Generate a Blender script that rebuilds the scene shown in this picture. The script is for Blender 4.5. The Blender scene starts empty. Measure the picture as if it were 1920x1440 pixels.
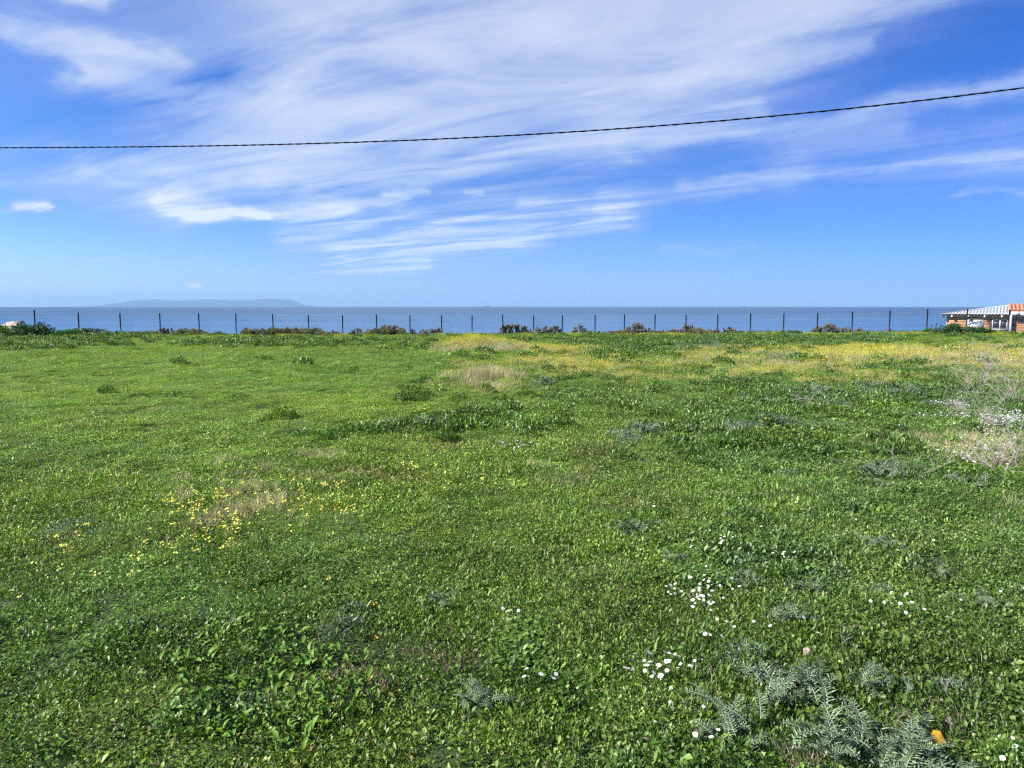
import bpy, bmesh, math, random
import numpy as np
from mathutils import Vector, Matrix
random.seed(7)
RNG = np.random.default_rng(11)
R = math.radians
sc = bpy.context.scene

# ------------------------------------------------------------------ camera, sky, sun, exposure
EYE = 1.6
PITCH = R(5.85)
FPX = 1442.0                      # focal length in photo pixels (1920 wide)
cam_d = bpy.data.cameras.new('camera')
cam = bpy.data.objects.new('camera', cam_d)
sc.collection.objects.link(cam)
cam.location = (0, 0, EYE)
cam.rotation_euler = (R(90) - PITCH, 0, 0)
cam_d.sensor_width = 36.0
cam_d.lens = 36.0 * FPX / 1920.0
cam_d.clip_start = 0.05
cam_d.clip_end = 120000
sc.camera = cam

SUN_EL, SUN_AZ = R(36), R(-112)      # azimuth from +Y towards +X
SUN_STRENGTH, SKY_STRENGTH, EXPOSURE = 5.0, 0.106, 0.93
sc.view_settings.view_transform = 'Standard'
sc.view_settings.look = 'None'
sc.view_settings.exposure = EXPOSURE
sc.view_settings.gamma = 1.0
sc.view_settings.use_curve_mapping = False
sc.cycles.use_denoising = False
sc.cycles.max_bounces = 6
sc.cycles.transparent_max_bounces = 8
sc.cycles.volume_bounces = 0
sc.cycles.pixel_filter_type = 'BLACKMAN_HARRIS'
sc.cycles.filter_width = 1.3

sun_dir = Vector((math.sin(SUN_AZ) * math.cos(SUN_EL), math.cos(SUN_AZ) * math.cos(SUN_EL), math.sin(SUN_EL)))
sd = bpy.data.lights.new('sun', 'SUN')
sd.energy = SUN_STRENGTH
sd.angle = R(0.53)
sd.color = (1.0, 0.955, 0.88)
sun = bpy.data.objects.new('sun', sd)
sc.collection.objects.link(sun)
sun.rotation_euler = sun_dir.to_track_quat('Z', 'Y').to_euler()


def pix_dir(px, py):
    """photo pixel -> (azimuth, elevation) in degrees, and unit direction"""
    a, b = (px - 960) / FPX, (720 - py) / FPX
    cp, sp = math.cos(PITCH), math.sin(PITCH)
    d = np.array([a, cp + b * sp, -sp + b * cp])
    d /= np.linalg.norm(d)
    return math.degrees(math.atan2(d[0], d[1])), math.degrees(math.asin(d[2]))


class NB:
    """tiny node helper"""
    def __init__(s, nt):
        s.nt = nt

    def n(s, t, **kw):
        nd = s.nt.nodes.new(t)
        for k, v in kw.items():
            setattr(nd, k, v)
        return nd

    def put(s, sock, v):
        if isinstance(v, bpy.types.NodeSocket):
            s.nt.links.new(v, sock)
        elif v is not None:
            sock.default_value = v

    def m(s, op, a, b=None, c=None, clamp=False):
        nd = s.n('ShaderNodeMath', operation=op, use_clamp=clamp)
        s.put(nd.inputs[0], a)
        s.put(nd.inputs[1], b)
        s.put(nd.inputs[2], c)
        return nd.outputs[0]

    def v(s, op, a, b=None, c=None):
        nd = s.n('ShaderNodeVectorMath', operation=op)
        s.put(nd.inputs[0], a)
        if op == 'SCALE':
            s.put(nd.inputs[3], b)
        else:
            s.put(nd.inputs[1], b)
            if c is not None:
                s.put(nd.inputs[2], c)
        return nd.outputs['Value'] if op in ('LENGTH', 'DOT_PRODUCT', 'DISTANCE') else nd.outputs[0]

    def noise(s, vec, scale, detail=4, rough=0.55, dist=0.0, color=False):
        nd = s.n('ShaderNodeTexNoise')
        s.put(nd.inputs['Vector'], vec)
        nd.inputs['Scale'].default_value = scale
        nd.inputs['Detail'].default_value = detail
        nd.inputs['Roughness'].default_value = rough
        nd.inputs['Distortion'].default_value = dist
        return nd.outputs['Color'] if color else nd.outputs[0]

    def mix(s, f, a, b, mode='MIX'):
        nd = s.n('ShaderNodeMix', data_type='RGBA', blend_type=mode)
        s.put(nd.inputs[0], f)
        s.put(nd.inputs[6], a)
        s.put(nd.inputs[7], b)
        return nd.outputs[2]

    def ramp(s, f, stops, interp='LINEAR'):
        nd = s.n('ShaderNodeValToRGB')
        cr = nd.color_ramp
        cr.interpolation = interp
        while len(cr.elements) < len(stops):
            cr.elements.new(0.5)
        for e, (p, c) in zip(cr.elements, stops):
            e.position = p
            e.color = (*c[:3], 1) if not isinstance(c, (int, float)) else (c, c, c, 1)
        s.put(nd.inputs[0], f)
        return nd.outputs[0]

    def maprange(s, v, a, b, c=0.0, d=1.0, smooth=False):
        nd = s.n('ShaderNodeMapRange', interpolation_type='SMOOTHSTEP' if smooth else 'LINEAR')
        s.put(nd.inputs[0], v)
        for i, x in enumerate((a, b, c, d)):
            s.put(nd.inputs[i + 1], x)
        return nd.outputs[0]


world = bpy.data.worlds.new('World')
sc.world = world
world.use_nodes = True
world.cycles.sampling_method = 'MANUAL'
world.cycles.sample_map_resolution = 512
wt = world.node_tree
wt.nodes.clear()
W = NB(wt)
sky = W.n('ShaderNodeTexSky', sky_type='NISHITA')
sky.sun_disc = False
sky.sun_elevation = SUN_EL
sky.sun_rotation = SUN_AZ
sky.altitude = 10
sky.air_density = 1.0
sky.dust_density = 0.35
sky.ozone_density = 2.6
hs = W.n('ShaderNodeHueSaturation')
hs.inputs['Saturation'].default_value = 1.0
hs.inputs['Hue'].default_value = 0.5
wt.links.new(sky.outputs[0], hs.inputs['Color'])
geo = W.n('ShaderNodeTexCoord')
D = geo.outputs['Generated']
sep = W.n('ShaderNodeSeparateXYZ')
wt.links.new(D, sep.inputs[0])
dx, dy, dz = sep.outputs
az = W.m('MULTIPLY', W.m('ARCTAN2', dx, dy), 180 / math.pi)
el = W.m('MULTIPLY', W.m('ARCSINE', dz), 180 / math.pi)
# winter air: deeper blue away from the sun, paler on the sun's side
side = W.maprange(W.m('COSINE', W.m('SUBTRACT', W.m('ARCTAN2', dx, dy), SUN_AZ)), -0.8, 0.25, 0, 1)
els = W.m('MULTIPLY', el, 1 / 30.0)
away = W.ramp(els, [(0.0, (.100, .190, .52)), (0.05, (.095, .176, .44)), (0.25, (.060, .144, .345)), (0.6, (.038, .130, .335)), (1.0, (.034, .124, .32))])
sunw = W.ramp(els, [(0.0, (.31, .43, .80)), (0.06, (.26, .37, .62)), (0.22, (.155, .265, .46)), (0.5, (.125, .235, .46)), (1.0, (.10, .21, .43))])
base_sky = W.v('MULTIPLY', hs.outputs[0], W.v('SCALE', W.mix(side, away, sunw), 2.0))
# cloud layer coordinates (flat sheet above the coast), streaks run towards azimuth -56 deg
dzc = W.m('ADD', W.m('MAXIMUM', dz, 0.0), 0.06)
sa, ca = math.sin(R(-56)), math.cos(R(-56))
px_, py_ = W.m('DIVIDE', dx, dzc), W.m('DIVIDE', dy, dzc)
along = W.m('ADD', W.m('MULTIPLY', px_, sa), W.m('MULTIPLY', py_, ca))
across = W.m('SUBTRACT', W.m('MULTIPLY', px_, ca), W.m('MULTIPLY', py_, sa))
cmb = W.n('ShaderNodeCombineXYZ')
W.put(cmb.inputs[0], W.m('MULTIPLY', along, 0.34))
W.put(cmb.inputs[1], across)
streak_v = cmb.outputs[0]
cmb2 = W.n('ShaderNodeCombineXYZ')
W.put(cmb2.inputs[0], az)
W.put(cmb2.inputs[1], el)
ang = cmb2.outputs[0]
warp = W.v('SUBTRACT', W.noise(W.v('MULTIPLY', ang, (1.0, 2.2, 1.0)), 0.13, 5, 0.6, color=True), (0.5, 0.5, 0.5))
warp2 = W.v('SUBTRACT', W.noise(W.v('MULTIPLY', ang, (1.0, 2.4, 1.0)), 0.55, 5, 0.6, color=True), (0.5, 0.5, 0.5))
ang_f = W.v('ADD', ang, W.v('MULTIPLY', warp2, (1.6, 0.7, 0.0)))
ang_w = W.v('ADD', ang_f, W.v('MULTIPLY', warp, (5.5, 2.6, 0.0)))

STROKES = [
    # x1, y1, x2, y2, half width (px), strength
    (-120, 25, 330, 115, 13, .62), (150, 135, 600, 205, 22, .75), (210, 180, 330, 170, 14, .45),
    (380, 185, 760, 235, 50, .60), (820, 95, 1300, -30, 120, .85), (560, 215, 1100, 130, 80, .72),
    (1080, 120, 1560, -20, 75, .50), (1400, 60, 1900, -60, 40, .34),
    (60, -30, 190, 5, 14, .5), (240, 275, 900, 235, 30, .30), (500, 328, 960, 255, 17, .55),
    (960, 255, 1400, 190, 17, .34), (880, 312, 1160, 275, 30, .50), (1150, 268, 2000, 140, 14, .36),
    (20, 290, 350, 372, 40, .40), (300, 335, 720, 322, 34, .42), (700, 150, 900, 300, 60, .25), (1250, 95, 1900, -40, 14, .45), (1150, 165, 1650, 75, 12, .35), (1280, 345, 1900, 288, 8, .30), (1800, 360, 1960, 340, 5, .25), (150, 315, 520, 405, 10, .45), (100, 275, 420, 330, 10, .35), (560, 345, 900, 330, 8, .3),
    (560, 375, 760, 370, 10, .40), (1130, 378, 1500, 322, 17, .36), (1480, 312, 2050, 275, 38, .24),
    (1240, 470, 1420, 462, 8, .16),
    (-200, -110, 1500, -130, 120, .25), (900, 130, 1250, 50, 95, .62), (560, 40, 800, 200, 70, .35), (300, 245, 620, 265, 30, .36), (1250, 255, 1700, 240, 16, .16), (760, 50, 1000, 20, 70, .25),
]
SMALL = [
    (300, 388, 420, 406, 11, .55), (350, 407, 665, 399, 9, .42), (540, 438, 1170, 410, 28, .58),
    (640, 470, 980, 445, 34, .58), (600, 503, 800, 497, 12, .55), (980, 384, 1100, 382, 8, .45),
    (32, 386, 82, 386, 7, .62), (0, 394, 90, 390, 4, .25), (138, 486, 236, 490, 5, .50),
    (360, 535, 374, 536, 6, .95), (5, 519, 24, 519, 4, .75), (34, 516, 48, 517, 3, .6), (62, 517, 72, 517, 3, .5),
    (248, 535, 254, 534, 4, .55), 
    (725, 362, 800, 360, 5, .30), (870, 361, 905, 361, 4, .35),
]


def stroke(vec, s, floor=0.0):
    x1, y1, x2, y2, w, k = s
    a1, e1 = pix_dir(x1, y1)
    a2, e2 = pix_dir(x2, y2)
    wd = w / FPX * 57.3 * 1.25
    A = Vector((a1, e1, 0))
    L = Vector((a2 - a1, e2 - e1, 0))
    pa = W.v('SUBTRACT', vec, tuple(A))
    t = W.m('MULTIPLY', W.v('DOT_PRODUCT', pa, tuple(L)), 1 / max(L.length_squared, 1e-6), clamp=True)
    d = W.v('LENGTH', W.v('SUBTRACT', pa, W.v('SCALE', tuple(L), t)))
    q = W.m('MULTIPLY', d, 1 / wd)
    g = W.m('EXPONENT', W.m('MULTIPLY', W.m('MULTIPLY', q, q), -1.0))
    return W.m('MULTIPLY', g, k)


def gather(vec, strokes):
    tot = None
    for s_ in strokes:
        g = stroke(vec, s_)
        tot = g if tot is None else W.m('SUBTRACT', 1.0, W.m('MULTIPLY', W.m('SUBTRACT', 1.0, tot), W.m('SUBTRACT', 1.0, g)))
    return tot


big = gather(ang_w, STROKES)
small = gather(ang_f, SMALL)
n_st = W.noise(streak_v, 2.1, 7, 0.58, 0.9)
n_md = W.noise(streak_v, 0.8, 5, 0.5, 0.4)
n_tex = W.m('ADD', W.m('MULTIPLY', n_st, 0.6), W.m('MULTIPLY', n_md, 0.4))
tex = W.m('MULTIPLY', W.m('SUBTRACT', n_tex, 0.485), 4.3)
# clouds elsewhere in the sky (outside the frame) come from the same sheet by noise
inview = W.m('MULTIPLY', W.maprange(W.m('ABSOLUTE', az), 36, 60, 0, 1, True), 1.0)
generic = W.m('MULTIPLY', W.maprange(W.noise(streak_v, 0.6, 5, 0.6), 0.48, 0.72, 0, 0.7, True), inview)
generic = W.m('MULTIPLY', generic, W.maprange(el, 4, 20, 0, 1, True))
bulk = W.m('MAXIMUM', big, generic)
bulk = W.m('ADD', bulk, W.m('MULTIPLY', tex, W.m('MULTIPLY', bulk, 1.6, clamp=True)))
bulk = W.m('SUBTRACT', 1.0, W.m('EXPONENT', W.m('MULTIPLY', W.m('MAXIMUM', bulk, 0.0), -1.35)))
cov = W.m('ADD', bulk, W.m('MULTIPLY', small, W.maprange(n_st, 0.38, 0.58, 0.35, 1.15)), clamp=True)
cov = W.m('MULTIPLY', cov, W.maprange(dz, 0.0, 0.01, 0, 1), clamp=True)
white = W.ramp(cov, [(0.0, (0.40, 0.50, 0.95)), (0.5, (0.62, 0.74, 1.0)), (0.9, (0.84, 0.92, 1.0))])
cloud_col = W.v('SCALE', white, 5.0)
final_sky = W.mix(W.m('MULTIPLY', cov, 0.95), base_sky, cloud_col)
bg = W.n('ShaderNodeBackground')
W.put(bg.inputs['Color'], final_sky)
bg.inputs['Strength'].default_value = SKY_STRENGTH
out = W.n('ShaderNodeOutputWorld')
wt.links.new(bg.outputs[0], out.inputs[0])

# ------------------------------------------------------------------ helpers
TAB = RNG.random((256, 256))


def vnoise(x, y, seed=0):
    x = np.asarray(x, float) + seed * 17.31
    y = np.asarray(y, float) + seed * 9.77
    xi, yi = np.floor(x).astype(int), np.floor(y).astype(int)
    fx, fy = x - xi, y - yi
    fx, fy = fx * fx * (3 - 2 * fx), fy * fy * (3 - 2 * fy)
    g = lambda a, b: TAB[a % 256, b % 256]
    return (g(xi, yi) * (1 - fx) + g(xi + 1, yi) * fx) * (1 - fy) + (g(xi, yi + 1) * (1 - fx) + g(xi + 1, yi + 1) * fx) * fy


def fbm(x, y, seed=0, o=4):
    s, a, t = 0, 1.0, 0
    for k in range(o):
        s = s + a * vnoise(x * 2 ** k, y * 2 ** k, seed + k * 3)
        t += a
        a *= 0.5
    return s / t


def sstep(a, b, x):
    t = np.clip((np.asarray(x, float) - a) / (b - a), 0, 1)
    return t * t * (3 - 2 * t)


def fence_y(x):
    x = np.asarray(x, float)
    return np.where(x < 4.8, 72.56 + 0.30 * x, 75.3 - 0.27 * x)


def H(x, y):
    x = np.asarray(x, float)
    y = np.asarray(y, float)
    xx = np.clip(np.abs(x) / 38, 0, 1)
    h = -np.clip(y, -30, 90) * (0.0162 - 0.004 * xx ** 2)
    h = h + (fbm(x / 3.1, y / 3.1, 1, 3) - 0.5) * 0.11 * sstep(0, 12, y)
    h = h + (fbm(x / 1.1, y / 1.1, 5, 3) - 0.5) * 0.075 + (vnoise(x / 0.27, y / 0.27, 9) - 0.5) * 0.045 + (vnoise(x / 0.13, y / 0.13, 19) - 0.5) * 0.02
    fy = fence_y(np.clip(x, -90, 90))
    h = h + 0.05 * sstep(-6, -0.5, y - fy) * (vnoise(x / 4, 0 * x, 3)) - 0.05
    drop = fy + 2.2 + 16 * sstep(34, 38, x)
    h = h - 11.5 * sstep(0, 16, y - drop) - 0.15 * sstep(2, 8, y - fy) * sstep(34, 38, x)
    return h


def turf(x, y):
    """height of the turf's surface above the soil"""
    x, y = np.asarray(x, float), np.asarray(y, float)
    return .034 * (0.15 + 0.7 * fbm(x / 2.3, y / 2.3, 21, 4) + 1.1 * sstep(.25, .8, fbm(x / 0.34, y / 0.34, 87, 2)))


CP, SP = math.cos(PITCH), math.sin(PITCH)


def at(px, py, lift=0.0):
    """photo pixel -> point on the ground (arrays ok)"""
    px = np.asarray(px, float)
    py = np.asarray(py, float)
    a, b = (px - 960) / FPX, (720 - py) / FPX
    dX, dY, dZ = a, CP + b * SP, -SP + b * CP
    t = EYE / np.maximum(-dZ, 1e-4)
    for _ in range(40):
        t = 0.5 * t + 0.5 * (EYE - H(t * dX, t * dY) - lift) / np.maximum(-dZ, 1e-4)
    X, Y = t * dX, t * dY
    return X, Y, H(X, Y)


def proj(X, Y, Z):
    Zr = Z - EYE
    d = np.maximum(Y * CP - Zr * SP, 1e-3)
    return 960 + FPX * X / d, 720 - FPX * (Y * SP + Zr * CP) / d


def tag(o, label=None, cat=None, group=None, kind=None):
    if label: o['label'] = label
    if cat: o['category'] = cat
    if group: o['group'] = group
    if kind: o['kind'] = kind
    return o


def link(o, parent=None):
    sc.collection.objects.link(o)
    if parent is not None:
        o.parent = parent
    return o


def empty(name, loc=(0, 0, 0), rz=0.0):
    o = bpy.data.objects.new(name, None)
    o.location = loc
    o.rotation_euler = (0, 0, rz)
    o.empty_display_size = 0.1
    return link(o)


def np_mesh(name, V, F, mats=(), shade=None, midx=None, smooth=False):
    """V (n,3); F list/array of equal-length faces or list of lists"""
    me = bpy.data.meshes.new(name)
    V = np.asarray(V, float)
    if isinstance(F, np.ndarray):
        nf, k = F.shape
        loops = F.ravel()
        starts = np.arange(nf) * k
    else:
        nf = len(F)
        lens = np.array([len(f) for f in F])
        loops = np.fromiter((i for f in F for i in f), int)
        starts = np.concatenate(([0], np.cumsum(lens)[:-1]))
    me.vertices.add(len(V))
    me.vertices.foreach_set('co', V.ravel())
    me.loops.add(len(loops))
    me.loops.foreach_set('vertex_index', loops.astype(np.int32))
    me.polygons.add(nf)
    me.polygons.foreach_set('loop_start', starts.astype(np.int32))
    for m_ in mats:
        me.materials.append(m_)
    if midx is not None:
        me.polygons.foreach_set('material_index', np.asarray(midx, np.int32))
    if smooth:
        me.polygons.foreach_set('use_smooth', np.ones(nf, bool))
    me.update(calc_edges=True)
    if shade is not None:
        at_ = me.attributes.new('shade', 'FLOAT', 'FACE')
        at_.data.foreach_set('value', np.asarray(shade, np.float32))
    me.validate()
    return me


class MB:
    """collects simple shapes into one mesh"""
    def __init__(s):
        s.V, s.F, s.M = [], [], []

    def add(s, V, F, m=0):
        o = len(s.V)
        s.V += [tuple(v) for v in V]
        s.F += [tuple(i + o for i in f) for f in F]
        s.M += [m] * len(F)

    def box(s, x0, x1, y0, y1, z0, z1, m=0):
        V = [(x, y, z) for z in (z0, z1) for y in (y0, y1) for x in (x0, x1)]
        s.add(V, [(0, 2, 3, 1), (4, 5, 7, 6), (0, 1, 5, 4), (2, 6, 7, 3), (0, 4, 6, 2), (1, 3, 7, 5)], m)

    def tube(s, pts, rad, n=6, m=0, cap=True):
        pts = [Vector(p) for p in pts]
        if not hasattr(rad, '__len__'):
            rad = [rad] * len(pts)
        V, F = [], []
        for i, p in enumerate(pts):
            d = (pts[min(i + 1, len(pts) - 1)] - pts[max(i - 1, 0)]).normalized()
            a = d.cross(Vector((0, 0, 1)) if abs(d.z) < 0.9 else Vector((1, 0, 0))).normalized()
            b = d.cross(a)
            for k in range(n):
                t = 2 * math.pi * k / n
                V.append(p + rad[i] * (math.cos(t) * a + math.sin(t) * b))
        for i in range(len(pts) - 1):
            for k in range(n):
                F.append((i * n + k, i * n + (k + 1) % n, (i + 1) * n + (k + 1) % n, (i + 1) * n + k))
        if cap:
            F.append(tuple(range(n)))
            F.append(tuple((len(pts) - 1) * n + k for k in reversed(range(n))))
        s.add(V, F, m)

    def mesh(s, name, mats, smooth=False):
        return np_mesh(name, s.V, s.F, mats, midx=s.M, smooth=smooth)

    def obj(s, name, mats, parent=None, smooth=False):
        if not isinstance(mats, (list, tuple)):
            mats = [mats]
        return link(bpy.data.objects.new(name, s.mesh(name, mats, smooth)), parent)


def mat(name, col, rough=0.7, spec=0.3, metal=0.0, vary=0.0, scale=3.0, bump=0.0, stretch=(1, 1, 1), col2=None):
    m = bpy.data.materials.new(name)
    m.use_nodes = True
    N = NB(m.node_tree)
    p = m.node_tree.nodes['Principled BSDF']
    p.inputs['Roughness'].default_value = rough
    p.inputs['Specular IOR Level'].default_value = spec
    p.inputs['Metallic'].default_value = metal
    tc = N.n('ShaderNodeTexCoord').outputs['Object']
    vec = N.v('MULTIPLY', tc, stretch)
    nz = N.noise(vec, scale, 6, 0.65)
    f = N.maprange(nz, 0.3, 0.7, 0, 1)
    c2 = col2 if col2 else tuple(c * (1 - vary) for c in col)
    N.put(p.inputs['Base Color'], N.mix(f, (*c2, 1), (*col, 1)))
    if bump:
        b = N.n('ShaderNodeBump')
        b.inputs['Strength'].default_value = bump
        b.inputs['Distance'].default_value = 0.02
        N.put(b.inputs['Height'], nz)
        N.put(p.inputs['Normal'], b.outputs[0])
    return m


def leaf_mat(name, stops, rough=0.5, spec=0.35, trans=0.3, inst=True, world_var=0.35, tmul=(1.25, 1.35, 0.6)):
    """foliage: colour by the per-leaf 'shade' value, the patch's own tint, and a slow drift over the field"""
    m = bpy.data.materials.new(name)
    m.use_nodes = True
    nt = m.node_tree
    N = NB(nt)
    p = nt.nodes['Principled BSDF']
    outn = nt.nodes['Material Output']
    a = N.n('ShaderNodeAttribute', attribute_name='shade')
    c = N.ramp(a.outputs['Fac'], stops)
    g = N.n('ShaderNodeNewGeometry').outputs['Position']
    nz = N.noise(g, 1.7, 4, 0.6)
    k = N.maprange(nz, 0.3, 0.7, 1 - world_var, 1 + world_var)
    c = N.v('SCALE', c, k)
    if inst:
        z = N.n('ShaderNodeAttribute', attribute_name='zone', attribute_type='INSTANCER')
        c = N.v('MULTIPLY', c, z.outputs['Vector'])
    N.put(p.inputs['Base Color'], c)
    p.inputs['Roughness'].default_value = rough
    p.inputs['Specular IOR Level'].default_value = spec
    if trans:
        t = N.n('ShaderNodeBsdfTranslucent')
        N.put(t.inputs['Color'], N.v('MULTIPLY', c, tmul))
        mx = N.n('ShaderNodeMixShader')
        mx.inputs[0].default_value = trans
        nt.links.new(p.outputs[0], mx.inputs[1])
        nt.links.new(t.outputs[0], mx.inputs[2])
        nt.links.new(mx.outputs[0], outn.inputs[0])
    return m


# ------------------------------------------------------------------ the setting: ground, sea, far coast, haze
def grid_axis(lo, hi, step, far_lo, far_hi):
    mid = np.arange(lo, hi + step / 2, step)
    a = lo - np.cumsum(step * 1.25 ** np.arange(1, 60))
    b = hi + np.cumsum(step * 1.25 ** np.arange(1, 60))
    return np.concatenate((a[a > far_lo][::-1], mid, b[b < far_hi]))


gx = np.unique(np.round(np.concatenate((grid_axis(-46, 54, 0.33, -450, 450), np.arange(-6, 6, .07), np.arange(-14, 14, .16))), 3))
gx = gx[np.concatenate(([True], np.diff(gx) > .04))]
gy = np.concatenate((grid_axis(0, 10, 0.07, -400, 10.2), np.arange(10.2, 20, .16), np.arange(20.2, 92.0, 0.33)))
GX, GY = np.meshgrid(gx, gy)
GZ = H(GX, GY)
nx, ny = len(gx), len(gy)
I = np.arange(nx * ny).reshape(ny, nx)
F = np.stack((I[:-1, :-1], I[:-1, 1:], I[1:, 1:], I[1:, :-1]), -1).reshape(-1, 4)
gm = bpy.data.materials.new('earth_with_moss')
gm.use_nodes = True
N = NB(gm.node_tree)
p = gm.node_tree.nodes['Principled BSDF']
g = N.n('ShaderNodeNewGeometry').outputs['Position']
c1 = N.ramp(N.noise(g, 9.0, 6, 0.7), [(0.3, (0.020, 0.034, 0.008)), (0.5, (0.034, 0.062, 0.012)), (0.65, (0.052, 0.060, 0.022)), (0.8, (0.085, 0.070, 0.036))])
c2 = N.ramp(N.noise(g, 0.8, 4, 0.6), [(0.35, (0.7, 0.8, 0.6)), (0.65, (1.3, 1.25, 1.1))])
N.put(p.inputs['Base Color'], N.v('MULTIPLY', c1, c2))
p.inputs['Roughness'].default_value = 0.95
b = N.n('ShaderNodeBump')
b.inputs['Strength'].default_value = 0.8
b.inputs['Distance'].default_value = 0.02
N.put(b.inputs['Height'], N.noise(g, 30.0, 5, 0.7))
N.put(p.inputs['Normal'], b.outputs[0])
ground = link(bpy.data.objects.new('ground', np_mesh('ground', np.stack((GX, GY, GZ), -1).reshape(-1, 3), F, [gm], smooth=True)))
tag(ground, kind='structure')

SEA = -10.0
RE = 6371000.0
rr = np.concatenate(([0.0], np.geomspace(30, 36000, 140)))
na = 320
V = [(0, 0, SEA)]
for r_ in rr[1:]:
    t = np.arange(na) * 2 * math.pi / na
    V += list(zip(r_ * np.sin(t), r_ * np.cos(t), np.full(na, SEA - r_ * r_ / (2 * RE))))
F = [(0, 1 + (k + 1) % na, 1 + k) for k in range(na)]
for i in range(len(rr) - 2):
    o = 1 + i * na
    F += [(o + k, o + (k + 1) % na, o + na + (k + 1) % na, o + na + k) for k in range(na)]
sm = bpy.data.materials.new('sea_water')
sm.use_nodes = True
N = NB(sm.node_tree)
p = sm.node_tree.nodes['Principled BSDF']
g = N.n('ShaderNodeNewGeometry').outputs['Position']
dist = N.v('LENGTH', g)
gs = N.v('MULTIPLY', g, (0.35, 1.0, 1.0))
bands = N.noise(N.v('MULTIPLY', g, (0.0016, 0.006, 0.0)), 1.0, 5, 0.6)
swell = N.noise(gs, 0.05, 4, 0.6)
near = N.maprange(dist, 200, 1500, 1, 0, True)
deep = N.mix(N.maprange(bands, 0.35, 0.65), (0.032, 0.072, 0.125, 1), (0.062, 0.112, 0.170, 1))
shal = (0.055, 0.155, 0.29, 1)
N.put(p.inputs['Base Color'], N.mix(near, deep, shal))
N.put(p.inputs['Roughness'], N.maprange(bands, 0.35, 0.65, 0.24, 0.42))
p.inputs['IOR'].default_value = 1.333
p.inputs['Specular IOR Level'].default_value = 0.5
b = N.n('ShaderNodeBump')
b.inputs['Strength'].default_value = 1.0
b.inputs['Distance'].default_value = 1.0
wv = N.m('ADD', N.m('MULTIPLY', N.noise(gs, 0.12, 3, 0.6), 1.6), N.m('MULTIPLY', N.noise(gs, 0.9, 3, 0.6), 0.35))
N.put(b.inputs['Height'], wv)
N.put(p.inputs['Normal'], b.outputs[0])
sea = link(bpy.data.objects.new('sea', np_mesh('sea', V, F, [sm], smooth=True)))
tag(sea, kind='structure')

# the coast across the strait, seen as a low ridge on the horizon
DI = 26000.0
prof_px = [170, 200, 225, 250, 270, 287, 310, 330, 350, 370, 395, 420, 440, 470, 490, 503, 520, 533, 546, 555, 563, 572, 584, 592]
prof_y = [574, 571.5, 568, 564.5, 562.5, 561.5, 562.5, 564, 563.3, 562.5, 561.5, 561.8, 563, 563, 561, 560.5, 561, 561.5, 562, 565, 568.5, 571.5, 572.5, 575]
bx = np.linspace(165, 594, 190)
by = np.interp(bx, prof_px, prof_y) + (vnoise(bx / 9, bx * 0, 4) - 0.5) * 0.9
Vi = []
nrow = 9
curv = DI * DI / (2 * RE)
base_z = SEA - curv - 30
for j in range(nrow):
    q = j / (nrow - 1) * 2 - 1          # across the ridge, front to back
    prof = (1 - abs(q)) ** 0.8
    for k, (u, v_) in enumerate(zip(bx, by)):
        yy = DI + q * 1700
        top = EYE + (572.3 - v_) / FPX * DI
        jag = 0 if j in (0, nrow - 1) else (vnoise(k / 5.0, j * 1.3, 8) - 0.5) * 0.35 * abs(q) * (top - base_z)
        Vi.append(((u - 960) / FPX * DI, yy, base_z + (top - base_z) * prof + jag))
I = np.arange(nrow * len(bx)).reshape(nrow, len(bx))
F = np.stack((I[:-1, :-1], I[:-1, 1:], I[1:, 1:], I[1:, :-1]), -1).reshape(-1, 4)
hill_m = mat('far_scrub_hills', (0.035, 0.04, 0.05), 0.95, 0.1, vary=0.4, scale=0.002)
hills = link(bpy.data.objects.new('hills', np_mesh('hills', Vi, F, [hill_m], smooth=True)))
tag(hills, kind='structure')

hz = MB()
hz.box(-29500, 29500, -29500, 29500, -260, 320)
hm = bpy.data.materials.new('thin_sea_air')
hm.use_nodes = True
hm.node_tree.nodes.clear()
N = NB(hm.node_tree)
pv = N.n('ShaderNodeVolumePrincipled')
pv.inputs['Color'].default_value = (0.40, 0.67, 0.93, 1)
pv.inputs['Density'].default_value = 5.5e-5
pv.inputs['Anisotropy'].default_value = 0.0
o_ = N.n('ShaderNodeOutputMaterial')
hm.node_tree.links.new(pv.outputs[0], o_.inputs['Volume'])
haze = hz.obj('haze', hm)
tag(haze, 'thin pale sea haze over the water towards the far coast', kind='stuff')

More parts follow.
